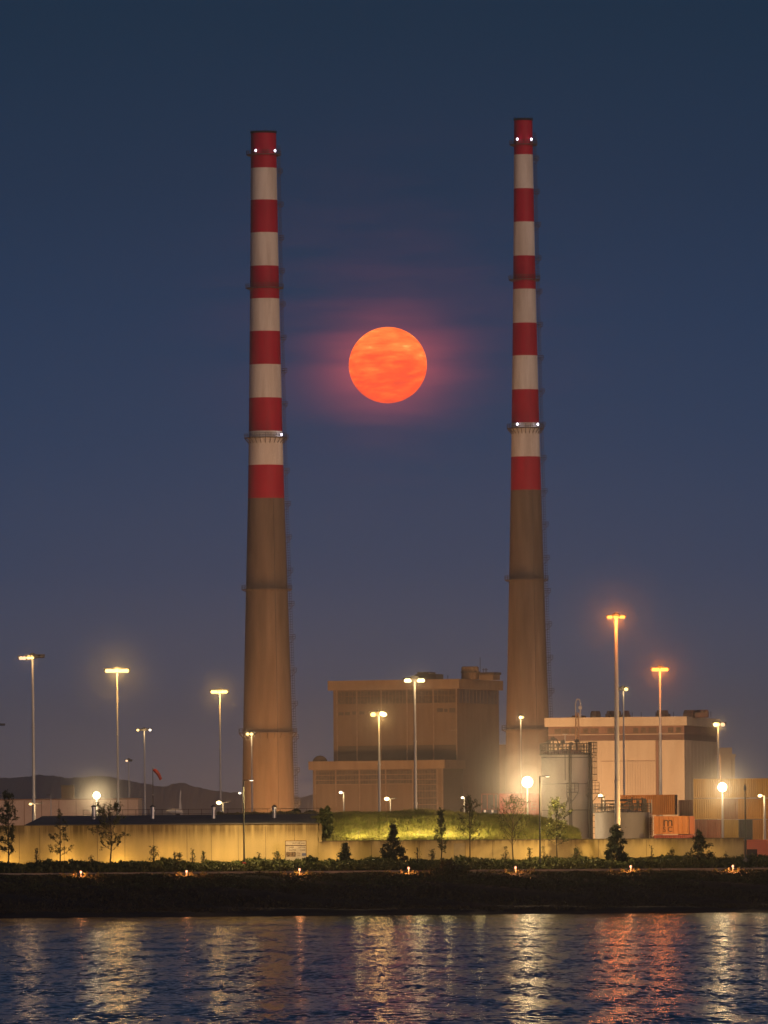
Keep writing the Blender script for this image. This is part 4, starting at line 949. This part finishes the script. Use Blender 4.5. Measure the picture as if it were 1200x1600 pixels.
def grass_on(n, rowmax, h, name, m_):
    j = rng.integers(0, rowmax, n); i = rng.integers(0, nm_-1, n); a = rng.random(n)[:, None]; b = rng.random(n)[:, None]
    p = (mv[j, i]*(1-a)+mv[j, i+1]*a)*(1-b)+(mv[j+1, i]*(1-a)+mv[j+1, i+1]*a)*b
    patch = .6+.5*np.sin(p[:, 0]*.7+1.3*p[:, 1])*np.sin(p[:, 1]*.9+p[:, 0]*.23)
    hh = h*(.5+rng.random(n))*np.clip(patch, .35, 1.2); an = rng.random(n)*6.28; w_ = .035+.03*rng.random(n)
    dx = np.stack([np.cos(an)*w_, np.sin(an)*w_, 0*an], 1); lean = np.stack([rng.normal(size=n)*.3, rng.normal(size=n)*.3, np.ones(n)], 1)*hh[:, None]
    v = np.stack([p-dx, p+dx, p+lean], 1).reshape(-1, 3); f = np.arange(3*n).reshape(n, 3)
    return npmesh(name, v, f, m_, mi=rng.integers(0, len(m_), n))
grs = mat('grass_blade', (.38, .36, .08), (.2, .22, .05), rough=.8, scale=(.4, .4, .4)); grs2 = mat('dry_grass_blade', (.34, .29, .11), (.24, .2, .07), rough=.8, scale=(.4, .4, .4))
struct(grass_on(90000, 6, .42, 'mound_grass', [grs, grs, grs2]), 'stuff')
# verge in front of the walls and dark overgrown bank
def scatter(n, x0, x1, fy, size, name, mats_, up=.3, aspect=2.0):
    pts = fy(n, x0, x1); v, f = leaves(pts, size, aspect=aspect, up=up)
    return struct(npmesh(name, v, f, mats_, mi=rng.integers(0, len(mats_), n)), 'stuff')
def clumpy(x): return .5+.5*(np.sin(x*.9+2)*np.sin(x*.37+.5)*.6+np.sin(x*2.3)*.25+np.sin(x*5.1+1)*.25)
def verge(n, x0, x1):
    x = rng.uniform(x0, x1, n); y = rng.uniform(1019.5, 1029, n); h = (.35+1.05*np.clip(clumpy(x+.3*y), 0, 1))*rng.random(n)**.8
    z = np.interp(y, [1017.6, 1024, 1032], [5.0, 5.2, 5.6])
    return np.stack([x, y, z+h], 1)
scatter(96000, -62, 62, verge, .15, 'verge_plants', [leafA, leafB, leafB], up=.55, aspect=2.6)
def bank(n, x0, x1):
    x = rng.uniform(x0, x1, n); y = 1003+11.8*rng.random(n)**.7; g = np.interp(y, [998, 1004, 1010, 1014, 1017.2], [1.7, 3.1, 4.3, 4.55, 4.6])
    h = (.25+.9*np.clip(clumpy(x*.8+.5*y), 0, 1))*rng.random(n)*np.interp(y, [1003, 1008, 1012.5, 1014.2, 1015.2], [.3, .42, .40, .36, .25])
    return np.stack([x, y, g+h], 1)
bank_leaf = mat('bank_leaf', (.062, .05, .016), (.022, .019, .008), rough=.85, scale=(1, 1, 1))
scatter(115000, -62, 62, bank, .15, 'bank_plants', [bank_leaf, bank_leaf, mat('bank_leaf_green', (.06, .06, .016), (.03, .03, .01), rough=.85, scale=(1, 1, 1)), leafA], up=.3)
def grassy(n, x0, x1):
    x = rng.uniform(x0, x1, n); y = rng.uniform(988.5, 1004, n); g = np.interp(y, [986, 989, 994, 998, 1004], [0, .5, .75, 1.7, 3.1])
    return np.stack([x, y, g+.25*rng.random(n)], 1)
scatter(33000, -62, 62, grassy, .13, 'shore_weeds', [bank_leaf, mat('dry_weed', (.05, .034, .015), (.02, .014, .008))], up=.6, aspect=3)
def far_bank(n, x0, x1):
    x = rng.uniform(x0, x1, n); y = rng.uniform(1230, 1242, n); g = P(430, 1267, 1236).z-.9
    return np.stack([x, y, g+.9*rng.random(n)*(.5+.5*clumpy(x))], 1)
xa_, xb_ = P(340, 1266, 1236).x, P(520, 1266, 1236).x
fbm = MB(); zz0 = P(430, 1268, 1236).z-.6
fbm.add([(xa_-20, 1228, GZ), (xb_+3, 1228, GZ), (xb_+3, 1232, zz0), (xa_-20, 1232, zz0), (xa_-20, 1244, zz0), (xb_+3, 1244, zz0)], [(0, 1, 2, 3), (3, 2, 5, 4)])
struct(fbm.build('far_embankment', grassm)); scatter(9000, xa_, xb_, far_bank, .17, 'embankment_weeds', [grs2, grs2, leafB], up=.4)
light((P(440, 1250, 1222).x, 1222, P(440, 1258, 1222).z), 3500, (1, .7, .35), .2, None)
# single bush at the corner of the building
def bush(px, pyt, pyb, D, hw, label, n, m_=(leafA,), size=.16, name='leafy_bush', cat='bush', group=None):
    b_ = P(px, pyb, D); t_ = P(px, pyt, D); H = t_.z-b_.z; wv = hw*D/F
    root = thing(name, b_, label, cat, group)
    st = MB()
    for i in range(7):
        a = rng.random()*6.28; st.bar((0, 0, -.2), (wv*.6*math.cos(a), wv*.5*math.sin(a), H*.75), .04, .015, n=5)
    st.build('stems', bark, root)
    u = rng.normal(size=(n, 3)); u /= np.linalg.norm(u, axis=1)[:, None]
    lob = 1+.22*np.sin(u[:, 0]*5+px)*np.sin(u[:, 2]*6+px*.3)
    r = (rng.random(n)**.42*lob)[:, None]
    p = u*r*np.array([wv, wv*.8, H*.52])+np.array([0, 0, H*.52])
    v, f = leaves(p, size, up=.2); npmesh('foliage', v, f, list(m_), root, mi=rng.integers(0, len(m_), n)); return root
bush(508, 1262, 1312, WD+1.2, 13, 'dense green bush at the corner of low building and mound', 4200, (leafA, leafB), size=.2)
bush(463, 1264.5, 1272, 1240, 7, 'small dark bush behind the roof near the thicker chimney', 700, size=.18)
bush(485, 1267, 1273, 1240, 9, 'low dark bush behind the right end of the roof', 500, size=.18)
bush(486, 1339, 1359, 1023, 14, 'rounded grassy bush just right of the notice board foot', 2600, (leafB, leafA), size=.14)
bush(710, 1348, 1392, 1012, 34, 'large dim rounded bush on the dark bank', 6500, (bank_leaf, leafA), size=.16)
def tree(px, pyt, pyb, D, hw, style, label, seed, n=1, lsize=.105, mats_=(leafA,), cbot=.35, name='sapling_tree', group='young trees along the wall', per=26):
    b_ = P(px, pyb, D); t_ = P(px, pyt, D); H = t_.z-5.3; wv = hw*D/F; b_.z = 5.3
    H *= .93 if style == 'round' else .97
    root = thing(name, b_, label, 'tree', group); rg = np.random.default_rng(seed)
    tm = MB(); pts = []
    bend = rg.normal(size=2)*.06*H*.3
    def tp(s): return Vector((bend[0]*math.sin(s*3), bend[1]*math.sin(s*2.2), H*s))
    tr_ = .085 if style != 'pine' else .11
    for i in range(8): tm.bar(tp(i/8), tp((i+1)/8), tr_*(1-.85*i/8)+.012, tr_*(1-.85*(i+1)/8)+.012, n=7)
    def branch(p0, dirv, L, r, depth):
        p = Vector(p0); d = Vector(dirv); steps = 5
        for j in range(steps):
            d = (d+Vector(rg.normal(size=3))*.16+Vector((0, 0, .09 if style != 'pine' else .03))).normalized(); q = p+d*L/steps
            tm.bar(p, q, r*(1-j/steps)+.007, r*(1-(j+1)/steps)+.007, n=4, caps=False)
            if j >= 1 or depth:
                nn_ = int(per*(.5 if depth else 1)*(j+1)/steps)
                for _ in range(nn_): pts.append(np.array(p.lerp(q, rg.random()))+rg.normal(size=3)*(.10 if style != 'pine' else .13))
            if depth < 2 and j in (1, 2, 3) and rg.random() < .8 and L > .5:
                sd_ = (d+Vector(rg.normal(size=3))*.7).normalized(); branch(q, sd_, L*.45, r*.6, depth+1)
            p = q
    if style == 'round': nb_ = 24
    elif style == 'open': nb_ = 15
    elif style == 'tall': nb_ = 26
    else: nb_ = 34
    for i in range(nb_):
        s = cbot+(1-cbot)*(i+rg.random()*.6)/nb_*.97; a = i*2.4+rg.random()*.8
        u = (s-cbot)/(1-cbot)
        if style == 'round': L = wv*(.7+.75*math.sin(math.pi*min(1, u*.8+.12)))*1.15; el = .5+.6*u
        elif style == 'open': L = wv*(1.15*(1-u)**.7+.15)*(.6+.55*rg.random()); el = .35+.5*u
        elif style == 'tall': L = wv*(.5+.8*math.sin(math.pi*(u*.75+.2)))*(.6+.6*rg.random()); el = .55+.5*u
        else: L = wv*(1.1*(1-u)**.75+.12)*(.7+.45*rg.random()); el = .12+.35*u
        branch(tp(s), (math.cos(a)*math.cos(el), math.sin(a)*math.cos(el), math.sin(el)), max(.25, L), tr_*.35*(1-.6*u), 0)
    for _ in range(int(per*1.5)): pts.append(np.array(tp(.97))+rg.normal(size=3)*.12)
    tm.build('trunk', bark, root)
    v, f = leaves(np.array(pts), lsize, up=.25 if style != 'pine' else .1, aspect=1.7 if style != 'pine' else 3.2)
    npmesh('crown', v, f, list(mats_), root, mi=rng.integers(0, len(mats_), len(pts)))
    return root
TD = 1026
tree(13, 1238, 1349, TD, 17, 'tall', 'tall leafy sapling at the far left, leftmost tree', 1, per=14, cbot=.2)
tree(94, 1262, 1349, TD, 18, 'open', 'thin open sapling with spreading bare-looking lower branches, second from left', 2, per=8, cbot=.22)
tree(171, 1263, 1349, TD, 20, 'round', 'round crowned sapling just right of the leftmost flood lamp', 3, per=8, cbot=.33, mats_=(leafA, leafB))
tree(540, 1317, 1352, TD, 11, 'pine', 'tiny bushy pine right of the notice board', 4, per=12, cbot=.12, mats_=(needle,), name='pine_tree', group='small dark pines along the wall')
tree(615, 1286, 1352, TD, 17, 'pine', 'dark bushy pine in front of the mound, leftmost tall pine', 5, per=15, cbot=.06, mats_=(needle,), name='pine_tree', group='small dark pines along the wall')
tree(689, 1262, 1350, TD, 11, 'tall', 'narrow upright sapling with separate leaf clumps before the mound', 6, per=9, cbot=.25)
tree(734.5, 1254, 1349, TD, 17, 'round', 'wispy round sapling before the white lamp post and mound', 7, per=5, cbot=.42, mats_=(leafA, leafB), lsize=.09)
tree(803, 1264, 1349, TD, 24, 'round', 'wide pale wispy sapling left of the biggest flood lamp pole', 8, per=5, cbot=.40, mats_=(leafB,), lsize=.09)
tree(871, 1258, 1349, TD, 17, 'round', 'round green sapling in front of the tall tank', 9, per=8, cbot=.36, mats_=(leafA, leafB))
tree(964, 1287, 1352, TD, 17, 'pine', 'dark dense pine in front of the low tank', 10, per=18, cbot=.08, mats_=(needle,), name='pine_tree', group='small dark pines along the wall')
tree(1092, 1296, 1352, TD, 17, 'pine', 'ragged open pine before the right stack of containers', 11, per=9, cbot=.10, mats_=(needle, leafA), name='pine_tree', group='small dark pines along the wall')
# slender weeds standing against the wall
weeds = [(58, 1326, 'thin weed between the two leftmost saplings'), (143, 1338, 'bushy weed left of the round crowned sapling'), (240, 1323, 'thin tall weed below the windsock'), (273, 1332, 'leafy weed below the white tail fin, left of a pair'),
         (280, 1333, 'leafy weed below the white tail fin, right of a pair'), (301, 1326, 'dark leafy tall weed left of the red sleeved pole'), (318, 1331, 'short weed nearest left of the red sleeved pole'), (405, 1333, 'upright weed just right of the red sleeved pole'),
         (433, 1332, 'upright weed just left of the notice board'), (652, 1325, 'branching weed right of the leftmost tall pine'), (675, 1329, 'dark weed at the foot of the narrow upright sapling'), (791, 1322, 'single stalk weed left of the wide wispy sapling'),
         (828, 1325, 'forked dark weed left of the riverside pole'), (850, 1321, 'thin weed right of the riverside pole'), (901, 1327, 'spreading weed right of the sapling before the tall tank'), (1018, 1322, 'leafy weed right of the dark dense pine'),
         (1050, 1328, 'dark tufted weed left of the ragged pine'), (1134, 1334, 'curving weed near the right end of the wall')]
for i, (px, py, lab) in enumerate(weeds):
    tree(px, py, 1350, TD-1.5, 3.5+2*(i % 3), 'open' if i % 2 else 'tall', lab, 40+i, per=2, cbot=.3, lsize=.11, name='tall_weed', group='tall weeds against the wall')['category'] = 'weed'
# ---------------------------------------------------------------- path lights and unseen ground spots
pl_ = [('low red-white path light below the gap between the second and third saplings', 126.5), ('low path light below the white tail fin', 291.5), ('low path light below the notice board', 468), ('low path light just right of the leftmost tall pine', 638.5),
       ('low path light below the wide wispy sapling', 805.5), ('low path light just right of the dark dense pine', 985.5), ('low path light near the right end of the wall', 1145)]
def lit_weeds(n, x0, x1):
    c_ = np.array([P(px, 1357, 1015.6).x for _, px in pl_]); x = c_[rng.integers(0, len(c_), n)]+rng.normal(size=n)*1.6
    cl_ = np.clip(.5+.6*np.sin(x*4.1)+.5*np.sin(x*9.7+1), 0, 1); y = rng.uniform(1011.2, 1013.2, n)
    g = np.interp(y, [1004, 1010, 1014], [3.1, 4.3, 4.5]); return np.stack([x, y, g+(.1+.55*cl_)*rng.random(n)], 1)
scatter(6500, 0, 0, lit_weeds, .13, 'bank_edge_weeds', [mat('lit_weed', (.16, .12, .06), (.07, .055, .03)), leafB], up=.5, aspect=2.6)  # leaf colour paled so weeds near the path lights look lit
for (lab, px), py in zip(pl_, (1363, 1362, 1359, 1357, 1356, 1354.5, 1354)):
    Dp = 1011.3; p = P(px, py, Dp); r_ = thing('path_light', (p.x, Dp, 4.2), lab, 'path light', 'low path lights on the bank edge')
    h_ = p.z-4.2
    MB().bar((0, 0, 0), (0, 0, h_-.1), .06, n=8).build('post', housing, r_); cpp = MB().lathe([(.13, h_+.14), (.13, h_+.18), (.02, h_+.24)], n=12).build('cap', housing, r_)
    MB().ball((0, -.02, h_+.02), .13, n=8).build('glass', lens('r'), r_)
    light((0, -.35, h_-.05), 420/LAMP_GAIN, (1, .34, .10), .1, r_)
def washer(px, power, y=1030.2, col=(1, .60, .14)):  # unseen ground spot that washes the wall with light from below
    p = P(px, 1350, y); r_ = thing('unseen_wall_spot', (p.x, y, 5.5), 'small unseen ground spotlight in plants shining on the wall', 'spotlight', 'unseen ground spotlights at the wall foot')
    MB().box(-.15, -.1, 0, .15, .1, .16).build('casing', housing, r_)
    light((0, -.1, .55), power*.72/LAMP_GAIN, col, .12, r_)
for px, pw_ in ((560, 300), (610, 520), (655, 620), (700, 520), (748, 260)):  # unseen spots added behind the coping to brighten the mound
    p = P(px, 1310, WD+1.3); r_ = thing('added_mound_spot', (p.x, WD+1.3, GZ+hw2-.1), 'added unseen ground spotlight behind the wall top brightening the mound', 'spotlight', 'added ground spotlights at the mound foot')
    MB().box(-.12, -.1, 0, .12, .1, .14).build('casing', housing, r_)
    light((0, -.2, 1.5), pw_*1.9/LAMP_GAIN, (1, .74, .28), .3, r_)
    MB().bar((0, -.2, .14), (0, -.2, 1.35), .03).build('stem', housing, r_)
for px, pw_ in ((10, 460), (100, 500), (185, 480), (265, 440), (350, 290), (440, 240), (530, 200), (630, 190), (730, 180), (830, 190), (920, 220), (1020, 320), (1105, 160)):
    washer(px, pw_)
# unseen floodlights added to light chimneys, halls, warehouse, tank and containers
def yard(x, y, power, col, z=4.0, label=''):
    r_ = thing('added_floodlight', (x, y, GZ), label or 'added unseen floodlight lighting the port buildings and chimneys from below', 'floodlight', None if label else 'added unseen floodlights')
    MB().bar((0, 0, 0), (0, 0, z), .1).build('pole', galv, r_); MB().box(-.4, .1, z, .4, .4, z+.4).build('casing', housing, r_)
    light((0, .8, z+.8), power/LAMP_GAIN*.8, col, .5, r_)
SOD = (1, .42, .12)
yard(c1.location.x+8, 2450-46, 115000, SOD); yard(c1.location.x-22, 2450-58, 90000, SOD)
yard(c2.location.x-2, 2410-52, 110000, (1, .48, .18)); yard(c2.location.x+18, 2410-48, 50000, SOD)
yard(hall.location.x-10, 2300-135, 175000, (1, .54, .23), z=5); yard(hall.location.x+22, 2300-130, 150000, (1, .56, .26), z=5)
yard(ph.location.x+10, 2200-55, 42000, (1, .54, .27)); yard(ph.location.x+36, 2200-60, 66000, (1, .54, .27))
yard(P(60, 1300, 1600).x, 1600, 16000, (1, .55, .28)); yard(P(180, 1300, 1600).x, 1600, 12000, (1, .55, .28))
yard(tk.location.x-14, 1112, 34000, (1, .68, .36), z=4, label='added unseen floodlight behind the mound, brightening the tall tank')
yard(P(1050, 1300, 1080).x, 1075, 8500, (1, .50, .14), z=1.6, label='added unseen floodlight behind the wall, brightening the lettered container')
yard(P(1150, 1300, 1080).x, 1080, 17000, (1, .60, .20), z=1.6, label='added unseen floodlight behind the wall, brightening the right container stack')
# ---------------------------------------------------------------- air
HALOK = 3.0
HAZE = 0.00008
hz_m = bpy.data.materials.new('haze'); hz_m.use_nodes = True; t = hz_m.node_tree; t.nodes.clear()
pv = N(t, 'ShaderNodeVolumePrincipled'); pv.inputs['Density'].default_value = HAZE; pv.inputs['Anisotropy'].default_value = .7
pv.inputs['Color'].default_value = (.92, .92, .95, 1)
for nm in ('Density Attribute', 'Color Attribute', 'Temperature Attribute'):
    if nm in pv.inputs: pv.inputs[nm].default_value = ''
ho = N(t, 'ShaderNodeOutputMaterial'); t.links.new(pv.outputs[0], ho.inputs['Volume'])
for fr_, dens in ((1.25, .0006), (.8, .0016), (.45, .0045), (.24, .013)):  # scattering spheres added round lamp heads to make their halos
    halo = MB()
    for x_, y_, z_, r_ in MIST: halo.ball((x_, y_-.8, z_-.2), r_*fr_, n=14)
    mm = bpy.data.materials.new('lamp_halo'); mm.use_nodes = True; t2 = mm.node_tree; t2.nodes.clear()
    p2 = N(t2, 'ShaderNodeVolumePrincipled'); p2.inputs['Density'].default_value = dens*HALOK; p2.inputs['Anisotropy'].default_value = .3; p2.inputs['Color'].default_value = (.95, .95, .95, 1)
    for nm in ('Density Attribute', 'Color Attribute', 'Temperature Attribute'):
        if nm in p2.inputs: p2.inputs[nm].default_value = ''
    o2_ = N(t2, 'ShaderNodeOutputMaterial'); t2.links.new(p2.outputs[0], o2_.inputs['Volume'])
    struct(halo.build('halo', mm), 'stuff')
struct(MB().box(-9500, -300, -4, 9500, 15000, 260).build('haze', hz_m), 'stuff')
